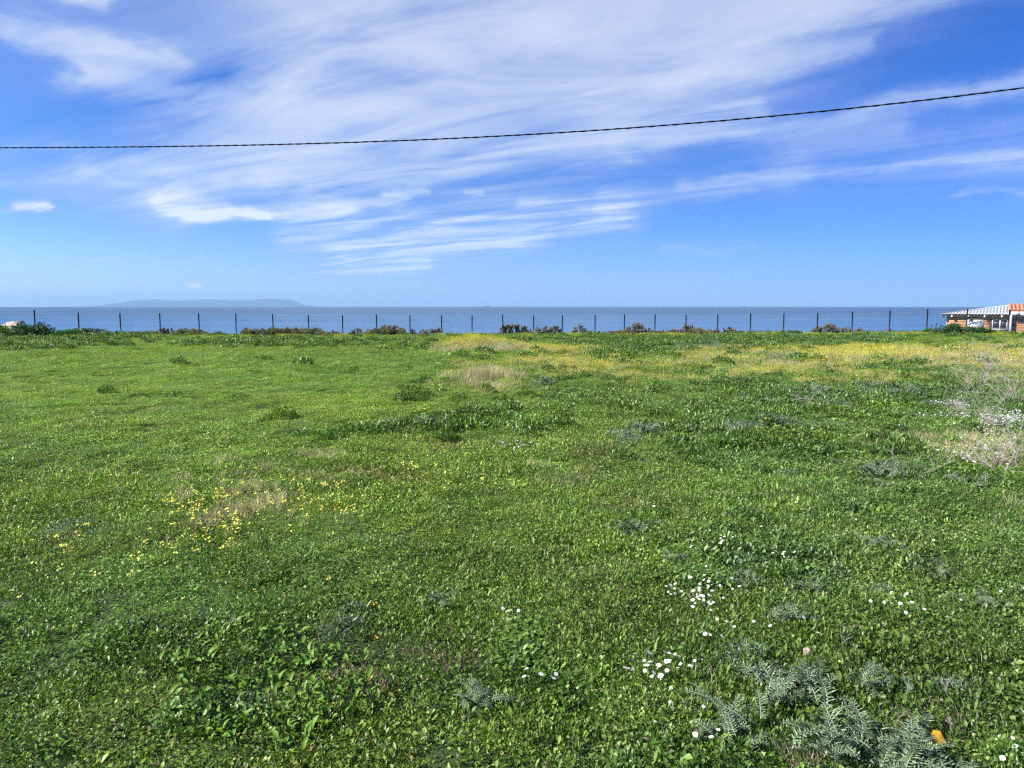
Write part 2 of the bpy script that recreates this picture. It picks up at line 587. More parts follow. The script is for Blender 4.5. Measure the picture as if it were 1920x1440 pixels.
# ------------------------------------------------------------------ vegetation meshes
def leaves(n, Rad, zmin, zmax, lmin, lmax, wr, tilt=(10, 65), shade=(0, 1), fold=0.25, seed=0, edge=1.6, uniform=False):
    r = np.random.default_rng(seed)
    rad = Rad * (r.random(n) ** (0.5 if uniform else 0.62))
    th = r.random(n) * 2 * np.pi
    c = np.stack((rad * np.cos(th), rad * np.sin(th), zmin + (zmax - zmin) * r.random(n) ** 0.8 * (1 - 0.5 * (rad / Rad) ** 2)), -1)
    az_ = r.random(n) * 2 * np.pi
    ti = np.radians(r.uniform(tilt[0], tilt[1], n))
    d = np.stack((np.cos(az_) * np.cos(ti), np.sin(az_) * np.cos(ti), np.sin(ti)), -1)
    side = np.stack((-np.sin(az_), np.cos(az_), np.zeros(n)), -1)
    roll = np.radians(r.uniform(-40, 40, n))
    nrm = np.cross(side, d) * -1
    side = side * np.cos(roll)[:, None] + nrm * np.sin(roll)[:, None]
    nrm = np.cross(d, side)
    L = r.uniform(lmin, lmax, n)[:, None]
    Wd = L * r.uniform(wr[0], wr[1], n)[:, None] * 0.5
    f = fold * Wd
    b0 = c - d * L * 0.5
    t0 = c + d * L * 0.5 - nrm * L * 0.10
    m1 = c + d * L * 0.08 + side * Wd + nrm * f
    m2 = c + d * L * 0.08 - side * Wd + nrm * f
    V = np.stack((b0, m1, t0, m2), 1).reshape(-1, 3)
    i = np.arange(n)[:, None] * 4
    Fa = np.concatenate((i + np.array([0, 1, 2]), i + np.array([0, 2, 3])))
    s = r.uniform(shade[0], shade[1], n)
    return V, Fa, np.concatenate((s, s))


def blades(n, Rad, hmin, hmax, w, shade=(0, 1), lean=(5, 50), bend=0.5, seed=0, clumps=0):
    r = np.random.default_rng(seed)
    rad = Rad * np.sqrt(r.random(n))
    th = r.random(n) * 2 * np.pi
    if clumps:
        cr = Rad * np.sqrt(r.random(clumps)) * 0.9
        ct = r.random(clumps) * 2 * np.pi
        k = r.integers(0, clumps, n)
        X = cr[k] * np.cos(ct[k]) + r.normal(0, Rad * 0.07, n)
        Y = cr[k] * np.sin(ct[k]) + r.normal(0, Rad * 0.07, n)
    else:
        X, Y = rad * np.cos(th), rad * np.sin(th)
    az_ = r.random(n) * 2 * np.pi
    ln = np.radians(r.uniform(lean[0], lean[1], n))
    h = r.uniform(hmin, hmax, n)
    ca, sa_ = np.cos(az_), np.sin(az_)
    d1 = np.stack((ca * np.sin(ln), sa_ * np.sin(ln), np.cos(ln)), -1)
    ln2 = np.minimum(ln + bend + r.random(n) * 0.5, 2.0)
    d2 = np.stack((ca * np.sin(ln2), sa_ * np.sin(ln2), np.cos(ln2)), -1)
    side = np.stack((-sa_, ca, 0 * ca), -1)
    tw = r.uniform(-1.2, 1.2, n)[:, None]
    side = side * np.cos(tw) + np.stack((ca, sa_, 0 * ca), -1) * np.sin(tw)
    b = np.stack((X, Y, 0 * X - 0.005), -1)
    wd = (w * r.uniform(0.7, 1.3, n))[:, None] * 0.5
    p1 = b + d1 * h[:, None] * 0.55
    p2 = p1 + d2 * h[:, None] * 0.45
    V = np.stack((b - side * wd, b + side * wd, p1 + side * wd * 0.8, p1 - side * wd * 0.8, p2), 1).reshape(-1, 3)
    i = np.arange(n)[:, None] * 5
    Fa = np.concatenate((i + np.array([0, 1, 2]), i + np.array([0, 2, 3]), i + np.array([3, 2, 4])))
    s = r.uniform(shade[0], shade[1], n)
    return V, Fa, np.concatenate((s, s, s))


def stalks(n, Rad, hmin, hmax, w, shade=(0.4, 1), seed=0, heads=0.0, head=0.012, hshade=2.0, clumps=0, lean=(2, 32), nh=1):
    """thin stems; returns stems and little flower heads (shade > 1.5 picks the second material)"""
    V, Fa, s = blades(n, Rad, hmin, hmax, w, shade, lean, 0.15, seed, clumps)
    r = np.random.default_rng(seed + 99)
    k = np.where(r.random(n) < heads)[0]
    tips = V[k * 5 + 4]
    tips = np.repeat(tips, nh, 0) + (r.normal(0, head * 0.9, (len(k) * nh, 3)) if nh > 1 else 0)
    m = len(tips)
    HV = []
    a0 = r.random(m) * 6.28
    hr = head * r.uniform(0.6, 1.25, m)
    tz = r.normal(0, 0.35, (m, 2))
    for q in range(5):
        a = a0 + q * 2 * np.pi / 5
        cx, cy = np.cos(a) * hr, np.sin(a) * hr
        HV.append(tips + np.stack((cx, cy, cx * tz[:, 0] + cy * tz[:, 1] + hr * 0.25), -1))
    HV.append(tips - np.array([0, 0, 1.0]) * (hr * 0.5)[:, None])
    HV = np.stack(HV, 1).reshape(-1, 3)
    i = np.arange(m)[:, None] * 6
    HF = np.concatenate([i + np.array([q, (q + 1) % 5, 5]) for q in range(5)]) if m else np.zeros((0, 3), int)
    hs_ = np.tile(r.uniform(0, 1, m), 5)
    return (V, Fa, s), (HV, HF, hs_)


def join(parts):
    Vs, Fs, Ss, Ms, o = [], [], [], [], 0
    for (V, Fa, s), mi in parts:
        Vs.append(V)
        Fs.append(Fa + o)
        Ss.append(s)
        Ms.append(np.full(len(Fa), mi))
        o += len(V)
    return np.concatenate(Vs), np.concatenate(Fs), np.concatenate(Ss), np.concatenate(Ms)


def source(name, parts, mats):
    V, Fa, s, mi = join(parts)
    return bpy.data.objects.new(name, np_mesh(name, V, Fa, mats, shade=s, midx=mi))


def scatter(name, sources, X, Y, sxy, sz, zone, idx=None, label=None, dz_=0.0, tilt=0.0, seed=1):
    r = np.random.default_rng(seed)
    n = len(X)
    Z = H(X, Y) + dz_ * turf(X, Y)
    me = bpy.data.meshes.new(name)
    me.vertices.add(n)
    me.vertices.foreach_set('co', np.stack((X, Y, Z), -1).ravel())
    rot = np.stack((r.normal(0, tilt, n), r.normal(0, tilt, n), r.random(n) * 6.283), -1)
    a = me.attributes.new('turn', 'FLOAT_VECTOR', 'POINT'); a.data.foreach_set('vector', rot.ravel().astype(np.float32))
    a = me.attributes.new('size', 'FLOAT_VECTOR', 'POINT'); a.data.foreach_set('vector', np.stack((sxy, sxy, sz), -1).ravel().astype(np.float32))
    a = me.attributes.new('zone', 'FLOAT_VECTOR', 'POINT'); a.data.foreach_set('vector', np.asarray(zone).ravel().astype(np.float32))
    a = me.attributes.new('pick', 'INT', 'POINT')
    a.data.foreach_set('value', (r.integers(0, len(sources), n) if idx is None else idx).astype(np.int32))
    o = link(bpy.data.objects.new(name, me))
    coll = bpy.data.collections.new(name + '_pieces')
    for k, s_ in enumerate(sources):
        s_.name = f'{name}_piece_{k:02d}'
        coll.objects.link(s_)
    ng = bpy.data.node_groups.new(name + '_scatter', 'GeometryNodeTree')
    ng.interface.new_socket('Geometry', in_out='INPUT', socket_type='NodeSocketGeometry')
    ng.interface.new_socket('Geometry', in_out='OUTPUT', socket_type='NodeSocketGeometry')
    gi, go = ng.nodes.new('NodeGroupInput'), ng.nodes.new('NodeGroupOutput')
    ci = ng.nodes.new('GeometryNodeCollectionInfo')
    ci.inputs['Collection'].default_value = coll
    ci.inputs['Separate Children'].default_value = True
    ci.inputs['Reset Children'].default_value = True
    iop = ng.nodes.new('GeometryNodeInstanceOnPoints')
    iop.inputs['Pick Instance'].default_value = True

    def named(nm, ty):
        q = ng.nodes.new('GeometryNodeInputNamedAttribute')
        q.data_type = ty
        q.inputs['Name'].default_value = nm
        return q.outputs['Attribute']
    e2r = ng.nodes.new('FunctionNodeEulerToRotation')
    ng.links.new(named('turn', 'FLOAT_VECTOR'), e2r.inputs[0])
    ng.links.new(gi.outputs[0], iop.inputs['Points'])
    ng.links.new(ci.outputs[0], iop.inputs['Instance'])
    ng.links.new(named('pick', 'INT'), iop.inputs['Instance Index'])
    ng.links.new(e2r.outputs[0], iop.inputs['Rotation'])
    ng.links.new(named('size', 'FLOAT_VECTOR'), iop.inputs['Scale'])
    ng.links.new(iop.outputs[0], go.inputs[0])
    md = o.modifiers.new('scatter', 'NODES')
    md.node_group = ng
    tag(o, label, kind='stuff')
    return o


# blobs in the photograph that tell where each plant grows (centre x, y, half sizes, strength)
DRY = [(900, 655, 75, 9, 1), (1045, 664, 100, 9, .9), (1100, 688, 140, 13, .7), (912, 716, 72, 14, .8), (990, 718, 60, 10, .5),
       (1200, 700, 120, 14, .5), (1330, 692, 140, 12, .5), (1480, 700, 200, 14, .75), (1690, 680, 250, 18, 1.1), (1860, 676, 160, 22, 1.1),
       (1600, 715, 120, 13, .6), (1560, 665, 220, 8, .7), (1800, 660, 200, 7, .6), (1340, 712, 80, 8, .5),
       (1720, 800, 180, 14, .45), (1800, 850, 180, 40, .6), (1650, 850, 90, 18, .35), (1880, 940, 80, 30, .3)]
YEL = [(480, 950, 150, 62, .65), (600, 915, 60, 30, .5), (370, 1000, 80, 40, .5), (1030, 905, 60, 30, .25), (130, 1010, 30, 8, .4),
       (760, 905, 60, 40, .2)]
DARK = [(1500, 762, 330, 26, .95), (1350, 800, 110, 34, .7), (1720, 748, 110, 22, .9), (800, 806, 95, 14, .7), (720, 818, 90, 8, .35),
        (1205, 818, 45, 14, .6), (1720, 925, 190, 42, .8), (1480, 850, 200, 30, .6), (500, 1240, 190, 90, .75), (1620, 695, 60, 7, .9),
        (1170, 668, 70, 7, .9), (1050, 725, 40, 8, .3), (60, 645, 140, 10, .5), (100, 620, 160, 12, .9), (520, 645, 160, 6, .5),
        (1240, 648, 160, 7, .5), (1450, 638, 160, 6, .5), (1370, 1050, 100, 35, .5), (960, 1080, 90, 50, .4), (1560, 1330, 330, 130, .45), (1800, 1330, 160, 110, .8), (700, 1270, 120, 60, .4),
        (1850, 1380, 120, 100, .5), (1780, 700, 60, 12, .6), (1500, 1100, 120, 50, .4), (900, 1260, 110, 40, .5)]
PALE = [(300, 720, 420, 120, 1.0), (600, 760, 400, 120, .8), (1250, 740, 120, 15, .4)]


def blob(lst, px, py, seed=3):
    w = (fbm(px / 60, py / 22, seed, 3) - 0.5)
    w2 = (fbm(px / 60 + 40, py / 22, seed + 2, 3) - 0.5)
    m = np.zeros_like(px)
    for (cx, cy, rx, ry, k) in lst:
        q = ((px - cx + w * rx * 1.3) / rx) ** 2 + ((py - cy + w2 * ry * 1.5) / ry) ** 2
        m = np.maximum(m, k * np.exp(-q * 0.9))
    return m


def field(spacing, y0, y1, seed, wid=0.77, pad=2.8):
    r = np.random.default_rng(seed)
    ys = np.arange(y0, y1, spacing)
    P = []
    for yy in ys:
        w = wid * yy + pad
        xs = np.arange(-w, w, spacing)
        P.append(np.stack((xs, np.full_like(xs, yy)), -1))
    P = np.concatenate(P)
    P += r.uniform(-0.55, 0.55, P.shape) * spacing
    ok = P[:, 1] < fence_y(P[:, 0]) + 3.5
    P = P[ok]
    return P[:, 0], P[:, 1]


GREEN = [(0.0, (0.042, 0.085, 0.010)), (0.35, (0.088, 0.168, 0.018)), (0.65, (0.163, 0.278, 0.032)), (0.85, (0.255, 0.390, 0.060)),
         (0.93, (0.32, 0.44, 0.11)), (0.96, (0.31, 0.27, 0.13)), (1.0, (0.34, 0.27, 0.17))]
HERB = [(0.0, (0.052, 0.115, 0.018)), (0.5, (0.090, 0.180, 0.028)), (0.9, (0.155, 0.260, 0.050)), (1.0, (0.22, 0.24, 0.09))]
STRAW = [(0.0, (0.17, 0.19, 0.06)), (0.5, (0.36, 0.33, 0.14)), (1.0, (0.54, 0.48, 0.29))]
SILVER = [(0.0, (0.08, 0.13, 0.075)), (0.6, (0.16, 0.225, 0.15)), (1.0, (0.36, 0.43, 0.33))]
M_green = leaf_mat('meadow_leaf', GREEN, 0.42, 0.45, 0.32, world_var=.2)
M_herb = leaf_mat('herb_leaf', HERB, 0.38, 0.5, 0.28)
M_straw = leaf_mat('dry_straw', STRAW, 0.7, 0.2, 0.2, tmul=(1.1, 1.1, .9))
M_yel = leaf_mat('yellow_petal', [(0, (0.62, 0.54, 0.02)), (1, (0.85, 0.80, 0.06))], 0.6, 0.2, 0.3, world_var=0.1, tmul=(1, 1, 1))
M_lime = leaf_mat('lime_petal', [(0, (0.30, 0.38, 0.03)), (1, (0.58, 0.60, 0.07))], 0.6, 0.2, 0.3, world_var=0.1, tmul=(1, 1, 1))
M_scrub = leaf_mat('scrub_leaf', [(0, (.035, .05, .02)), (.5, (.09, .105, .04)), (1, (.20, .17, .08))], .6, .3, .2)
M_silver = leaf_mat('silvery_leaf', SILVER, 0.6, 0.3, 0.15)
M_white = leaf_mat('white_petal', [(0, (0.50, 0.50, 0.46)), (1, (0.70, 0.69, 0.64))], 0.6, 0.2, 0.2, world_var=0.05, tmul=(1, 1, 1))

tufts = []
for k in range(9):
    s0 = 100 + k * 10
    kind = k % 3
    if kind == 0:      # fine grassy turf
        parts = [(leaves(420, .30, .002, .035, .008, .020, (.45, .8), (5, 78), (0, .93), seed=s0), 0),
                 (blades(900, .30, .02, .060, .0030, (0.1, .95), (10, 70), seed=s0 + 2, clumps=26), 0)]
    elif kind == 1:    # clover and plantain
        parts = [(leaves(700, .30, .004, .045, .009, .023, (.55, .9), (5, 78), (0, .93), seed=s0), 0),
                 (leaves(80, .30, .015, .060, .020, .036, (.4, .6), (5, 70), (.15, .9), seed=s0 + 1), 0),
                 (blades(260, .30, .03, .08, .004, (0.2, 1.0), (10, 65), seed=s0 + 2, clumps=14), 0)]
    else:              # mixed weeds, uneven
        parts = [(leaves(700, .30, .004, .055, .009, .022, (.4, .85), (5, 85), (0, .95), seed=s0), 0),
                 (leaves(40, .30, .02, .075, .024, .045, (.28, .45), (20, 80), (.1, .9), seed=s0 + 1), 0),
                 (blades(330, .30, .03, .10, .0036, (0.15, 1.0), (5, 75), seed=s0 + 2, clumps=12), 0)]
    parts.append((blades((3, 5, 10)[kind], .30, .07, .15, .0022, (.955, 1), (15, 75), seed=s0 + 5), 0))
    parts.append((leaves((22, 26, 48)[kind], .30, .006, .035, .010, .034, (.2, .6), (0, 40), (.94, 1), seed=s0 + 3), 0))
    tufts.append(source('t', parts, [M_green]))

bands = [(0.21, 1.1, 7.5, 1.0), (0.27, 7.5, 22, 1.3), (0.42, 22, 80, 2.0)]
XS, YS, SS = [], [], []
for q, (sp, y0, y1, s_) in enumerate(bands):
    x, y = field(sp, y0, y1, 40 + q)
    XS.append(x); YS.append(y); SS.append(np.full(len(x), s_))
X, Y, S = map(np.concatenate, (XS, YS, SS))
PX, PY = proj(X, Y, H(X, Y))
dry = blob(DRY, PX, PY)
yel = blob(YEL, PX, PY)
dark = blob(DARK, PX, PY)
pale = blob(PALE, PX, PY, 6)
n1, n2, n3 = fbm(X / 2.3, Y / 2.3, 21, 4), fbm(X / 0.7, Y / 0.7, 31, 3), fbm(X / 7, Y / 7, 41, 3)
rr_ = RNG.random((len(X), 3)) - 0.5
warm = (n1 - .5) * 0.9 + (n3 - .5) * 0.6
right = sstep(600, 1500, PX) * sstep(640, 740, PY)
zone = np.stack((1.17 + warm * 0.5 + pale * .45 - right * .14, 1.14 + warm * 0.12 + pale * .38 - right * .06, 1.05 - warm * 0.3 + pale * .5 + right * .40), -1)
zone *= (1 + (n2[:, None] - .5) * 0.40 + rr_[:, :1] * 0.30)
zone[:, 0] *= 1 + rr_[:, 1] * .25
zone = zone * (1 - 0.30 * np.clip(dark, 0, 1)[:, None]) * (1 - .18 * sstep(900, 1250, PY))[:, None]
dd = np.clip(dry * .8 + yel * 0.10, 0, 1)[:, None]
zone = zone * (1 - dd) + zone * np.array([1.5, 1.3, 1.2]) * dd
bare = sstep(.70, .84, fbm(X / 0.9, Y / 0.9, 77, 3) + 0.04 * right)[:, None] * sstep(30, 6, Y)[:, None]
zone = zone * (1 - bare) + np.array([1.2, 0.85, 1.25]) * bare * zone
n4 = fbm(X / 0.34, Y / 0.34, 87, 2)
hz_ = (0.42 + 0.55 * n1 + 1.1 * sstep(.25, .8, n4) * (1 - .4 * pale) + 0.25 * right) * (1 - 0.30 * pale) + 0.5 * dd[:, 0] + 0.6 * dark
keep = RNG.random(len(X)) > bare[:, 0] * 0.55
X, Y, S, zone, hz_ = X[keep], Y[keep], S[keep], zone[keep], hz_[keep]
bigleaf = vnoise(X / 1.6, Y / 1.6, 93) + .5 * vnoise(X / .5, Y / .5, 95)
kind = np.where(bigleaf < .62, 0, np.where(bigleaf < .95, 1, 2))
kind = np.where(RNG.random(len(X)) < .25, RNG.integers(0, 3, len(X)), kind)
scatter('grass', tufts, X, Y, S * RNG.uniform(.85, 1.15, len(X)), (0.65 + 0.35 * S) * hz_ * .75, zone, tilt=0.10, idx=kind + 3 * RNG.integers(0, 3, len(X)),
        label='short green meadow turf of clover and grass covering the field')

# taller leafy herbs
herbs = []
for k in range(5):
    s0 = 300 + k * 10
    herbs.append(source('h', [
        (leaves(330, .26, .02, .13, .022, .050, (.5, .8), (5, 65), (0, .95), seed=s0), 0),
        (leaves(60, .24, .03, .16, .05, .09, (.35, .5), (20, 75), (.1, .95), seed=s0 + 1), 0),
        (blades(70, .25, .06, .16, .005, (0.3, 1.0), (5, 55), seed=s0 + 2), 0)], [M_herb]))
XS, YS, SS = [], [], []
for q, (sp, y0, y1, s_) in enumerate([(0.15, 1.5, 9, .62), (0.24, 9, 25, .95), (0.45, 25, 78, 1.7)]):
    x, y = field(sp, y0, y1, 60 + q, 0.69, 0.5)
    XS.append(x); YS.append(y); SS.append(np.full(len(x), s_))
X, Y, S = map(np.concatenate, (XS, YS, SS))
X_all, Y_all, S_all = X, Y, S
PX, PY = proj(X, Y, H(X, Y))
dark = blob(DARK, PX, PY)
nn = fbm(X / 1.3, Y / 1.3, 51, 4)
prob = np.clip(dark * 1.25 * sstep(.34, .56, nn) + .012 * sstep(.55, .7, nn) + 0.10 * sstep(500, 1300, PX) * sstep(.5, .65, nn), 0, 1)
k = RNG.random(len(X)) < prob
X, Y, S, nn, PXk = X[k], Y[k], S[k], nn[k], PX[k]
blu = vnoise(X / 1.5, Y / 1.5, 8)
zone = np.stack((.85 + .5 * (1 - blu), .9 + .25 * (1 - blu) + 0 * X, .8 + .45 * blu * sstep(900, 1500, PXk)), -1) * RNG.uniform(.8, 1.25, len(X))[:, None]
scatter('leafy_herbs', herbs, X, Y, S * RNG.uniform(.7, 1.2, len(X)), S * (0.4 + 0.9 * nn) * RNG.uniform(.6, 1.25, len(X)) * np.where(S > .9, 1.25, 1), zone, tilt=.1, seed=5, dz_=.6,
        label='darker leafy weeds growing in clumps through the meadow')

# silvery blue-green weeds mixed into the dark patches
SIL = [(1560, 752, 110, 15, 1), (1720, 746, 75, 20, 1), (1475, 815, 70, 15, .8), (1390, 800, 60, 18, .8), (1660, 895, 110, 22, .8), (1800, 900, 80, 20, .6),
       (1180, 995, 40, 18, .5), (1380, 1075, 50, 30, .5), (1510, 1110, 70, 30, .6), (1520, 1340, 170, 90, .55), (780, 815, 70, 12, .5), (1500, 672, 90, 6, .8),
       (1200, 820, 50, 14, .9), (1020, 722, 18, 5, 1), (1340, 650, 120, 6, .6), (130, 1010, 50, 20, .3), (640, 1180, 80, 30, .3), (450, 1390, 60, 30, .6)]
sils = []
for k in range(3):
    s0 = 430 + k * 10
    sils.append(source('sv', [(leaves(260, .24, .02, .15, .018, .045, (.15, .35), (5, 85), (0, 1), seed=s0), 0),
                              (blades(160, .24, .05, .16, .006, (0, 1), (10, 75), seed=s0 + 2, clumps=9), 0)], [M_silver]))
PXs, PYs = proj(X_all, Y_all, H(X_all, Y_all))
pr = blob(SIL, PXs, PYs, 8) * sstep(.35, .6, fbm(X_all / .8, Y_all / .8, 71, 3)) * .8
k = RNG.random(len(X_all)) < pr
X, Y, S = X_all[k], Y_all[k], S_all[k]
scatter('silvery_weeds', sils, X, Y, S * RNG.uniform(.7, 1.1, len(X)), S * RNG.uniform(.6, 1.1, len(X)), np.ones((len(X), 3)) * RNG.uniform(.7, 1.15, len(X))[:, None], tilt=.15, seed=8, dz_=.6,
        label='silvery blue green weeds mixed into the darker patches of the meadow')

# dry grass and mustard flowers of the pale drifts
drys = []
for k in range(4):
    s0 = 500 + k * 10
    a, b = stalks(150, .32, .10, .30, .0035, (.2, 1), s0, .42, .0085, clumps=9, nh=2)
    drys.append(source('d', [(a, 0), (b, 1), (leaves(90, .30, .02, .12, .015, .035, (.3, .5), (10, 60), (.3, 1), seed=s0 + 5), 0)], [M_straw, M_yel]))
for k in range(3):
    s0 = 560 + k * 10
    a, b = stalks(170, .32, .10, .28, .0035, (.3, 1), s0, .05, .009, clumps=12)
    drys.append(source('d', [(a, 0), (b, 1), (blades(90, .3, .08, .22, .004, (.2, 1), (5, 70), seed=s0 + 4), 0)], [M_straw, M_yel]))
XS, YS, SS = [], [], []
for q, (sp, y0, y1, s_) in enumerate([(0.22, 3.2, 10, .75), (0.34, 10, 25, 1.0), (0.45, 25, 72, 1.45)]):
    x, y = field(sp, y0, y1, 80 + q, 0.69, 0.5)
    XS.append(x); YS.append(y); SS.append(np.full(len(x), s_))
X, Y, S = map(np.concatenate, (XS, YS, SS))
PX, PY = proj(X, Y, H(X, Y))
dry, yel = blob(DRY, PX, PY), blob(YEL, PX, PY)
nn = fbm(X / 1.9, Y / 1.9, 61, 4)
prob = np.clip(dry * 1.3 * sstep(.32, .52, nn) + yel * .30, 0, .9)
k = RNG.random(len(X)) < prob * 1.2
X, Y, S, PXk, PYk, dk = X[k], Y[k], S[k], PX[k], PY[k], np.maximum(dry, yel)[k]
flow = np.clip(1.15 - sstep(1500, 1900, PXk) * .75, 0, 1) * sstep(.25, .55, fbm(X / 3, Y / 2, 91, 2) + 0.1) * (PYk < 760)
pick = np.where(RNG.random(len(X)) < flow, RNG.integers(0, 4, len(X)), RNG.integers(4, 7, len(X)))
mound = blob([(915, 712, 55, 12, 1), (895, 652, 60, 8, 1)], PXk, PYk, 2)
zone = np.ones((len(X), 3)) * RNG.uniform(.8, 1.2, len(X))[:, None]
scatter('dry_grass', drys, X, Y, S, S * (0.42 + .62 * dk + 1.1 * mound), zone, idx=pick, tilt=.1, seed=6, dz_=.8,
        label='drifts of straw coloured dry grass with tiny yellow flowers')

# bright oxalis edge along the fence
ox = []
for k in range(3):
    s0 = 620 + k * 10
    a, b = stalks(42, .35, .06, .16, .004, (.2, .6), s0, .9, .015, nh=1)
    ox.append(source('o', [((a[0], a[1], a[2]), 0), (b, 1), (leaves(260, .35, .01, .09, .02, .045, (.6, .9), (0, 50), (.3, .85), seed=s0 + 3), 0)], [M_green, M_lime]))
xx = RNG.uniform(-40, 52, 5200)
yy = fence_y(xx) + RNG.normal(-1.3, 1.1, 5200)
PXk, PYk = proj(xx, yy, H(xx, yy))
k = (RNG.random(5200) < (sstep(200, 420, PXk) * (.22 + .5 * sstep(1000, 1300, PXk)) * sstep(.35, .75, vnoise(xx / 2.2, yy / 1.2, 5)))) & (yy < fence_y(xx) + .8)
xx, yy = xx[k], yy[k]
zone = np.ones((len(xx), 3)) * RNG.uniform(.85, 1.25, len(xx))[:, None] * np.array([1.25, 1.1, .8])
scatter('yellow_wildflowers', ox, xx, yy, RNG.uniform(1.0, 1.6, len(xx)), RNG.uniform(1.0, 1.9, len(xx)), zone, seed=9,
        label='low yellow flowering ground cover along the foot of the fence')

scr = []
for k in range(3):
    s0 = 660 + k * 10
    a, b = stalks(120, .4, .15, .38, .012, (0, .5), s0, .15, .02, clumps=12)
    scr.append(source('s', [(leaves(300, .4, .02, .26, .04, .10, (.4, .8), (5, 80), (0, 1), seed=s0 + 3), 1), (a, 0)], [M_straw, M_scrub]))
xx = RNG.uniform(-36, 44, 1500)
yy = fence_y(xx) + RNG.normal(.1, .5, 1500)
dens = sstep(.35, .75, fbm(xx / 3.0, xx * 0, 123, 3))
k = RNG.random(1500) < .12 + .6 * dens
xx, yy, dens = xx[k], yy[k], dens[k]
scatter('coastal_scrub', scr, xx, yy, RNG.uniform(.6, 1.2, len(xx)), (.5 + 1.7 * dens) * RNG.uniform(.5, 1.3, len(xx)), np.ones((len(xx), 3)) * RNG.uniform(.7, 1.3, len(xx))[:, None], seed=15,
        label='low olive and brown scrub merging along the foot of the fence')

# ------------------------------------------------------------------ daisies
def daisy_mesh(name, seed, rad=.0125, h=.05):
    r = random.Random(seed)
    mb = MB()
    tx, ty = r.uniform(-.35, .35), r.uniform(-.5, .1)
    top = Vector((r.uniform(-.01, .01), r.uniform(-.01, .01), h))
    q = Vector((0, 0, 1)).rotation_difference(Vector((tx, ty, 1)).normalized())
    mb.tube([(0, 0, -.01), top * .5 + Vector((.004, 0, 0)), top], .0011, 3, 0, False)
    n = 13
    V, Fs = [], []
    for i in range(n):
        a = 2 * math.pi * (i + r.uniform(-.15, .15)) / n
        L = rad * r.uniform(.85, 1.1)
        w = rad * .22
        d = Vector((math.cos(a), math.sin(a), 0)); s_ = Vector((-d.y, d.x, 0))
        pts = [d * rad * .2 - s_ * w * .5, d * L * .85 - s_ * w + Vector((0, 0, .0015)), d * L + Vector((0, 0, .0005)),
               d * L * .85 + s_ * w + Vector((0, 0, .0015)), d * rad * .2 + s_ * w * .5]
        o = len(V)
        V += [top + q @ p_ for p_ in pts]
        Fs.append(tuple(range(o, o + 5)))
    mb.add(V, Fs, 1)
    V = [top + q @ Vector((0, 0, rad * .28))] + [top + q @ Vector((math.cos(a) * rad * .36, math.sin(a) * rad * .36, rad * .05)) for a in [i * math.pi / 3 for i in range(6)]]
    mb.add(V, [(0, 1 + i, 1 + (i + 1) % 6) for i in range(6)], 2)
    return mb.mesh(name, [D_stem, D_white, D_yolk])


D_stem = mat('daisy_stem', (0.10, 0.17, 0.04), 0.6)
D_white = mat('daisy_petals', (0.62, 0.62, 0.58), 0.6, vary=.06)
D_yolk = mat('daisy_centre', (0.70, 0.48, 0.03), 0.7, vary=.2)
daisies = [daisy_mesh('daisy', k, rad=.0115 + .001 * (k % 3), h=.05 + .006 * (k % 4)) for k in range(6)]
def sector(q_x, q_y):
    if q_x * q_x + q_y * q_y < .18:
        return 'in the middle'
    return f"at the {'upper' if q_y < 0 else 'lower'} {'left' if q_x < 0 else 'right'}"


DAISY = [  # px, py, rx, ry, count, adjective, cluster
    (1320, 1118, 62, 40, 70, 'small white', 'the dense cluster right of centre'),
    (1340, 1030, 45, 14, 24, 'small white', 'the leafy tuft above the dense cluster'),
    (1465, 1055, 35, 9, 10, 'small white', 'the short row right of the leafy tuft'),
    (1240, 1272, 62, 20, 40, 'bright white', 'the bunch low right of centre'),
    (1010, 1290, 32, 16, 7, 'white', 'the few beside the dark hollow'),
    (950, 1160, 18, 6, 5, 'tiny white', 'the little group near bottom centre'),
    (1720, 1145, 90, 22, 14, 'white', 'the loose daisy scatter at lower right'),
    (1890, 1122, 30, 10, 7, 'white', 'the flat group against the right edge'),
    (1420, 1195, 110, 22, 12, 'lone white', 'the turf above the largest thistle'),
    (1300, 1365, 60, 60, 10, 'white', 'the grass left of the silver thistles'),
    (1890, 1420, 25, 18, 4, 'white', 'the daisies in the bottom right corner'),
    (1700, 1000, 120, 20, 10, 'tiny white', 'the weeds at middle right'),
    (1400, 1000, 200, 60, 8, 'tiny white', 'the turf above the daisy clusters'),
]
for (cx, cy, rx, ry, n, adj, clu) in DAISY:
    for q in range(n):
        a, rd = random.uniform(0, 6.283), math.sqrt(random.random()) * 1.15
        x, y, z = at(cx + rx * rd * math.cos(a), cy + ry * rd * math.sin(a), .05)
        o = link(bpy.data.objects.new('daisy', random.choice(daisies)))
        o.location = (float(x), float(y), float(z + turf(x, y) * .8) + .024)
        s_ = random.uniform(.50, .98)
        o.scale = (s_, s_, random.uniform(.8, 1.15))
        o.rotation_euler = (random.uniform(-.15, .5), random.uniform(-.4, .4), random.uniform(-.8, .8))
        se = sector(rd * math.cos(a) / 1.15, rd * math.sin(a) / 1.15)
        tag(o, f'{adj} daisy {se} of {clu}', 'daisy', f'daisies {se} of {clu}')

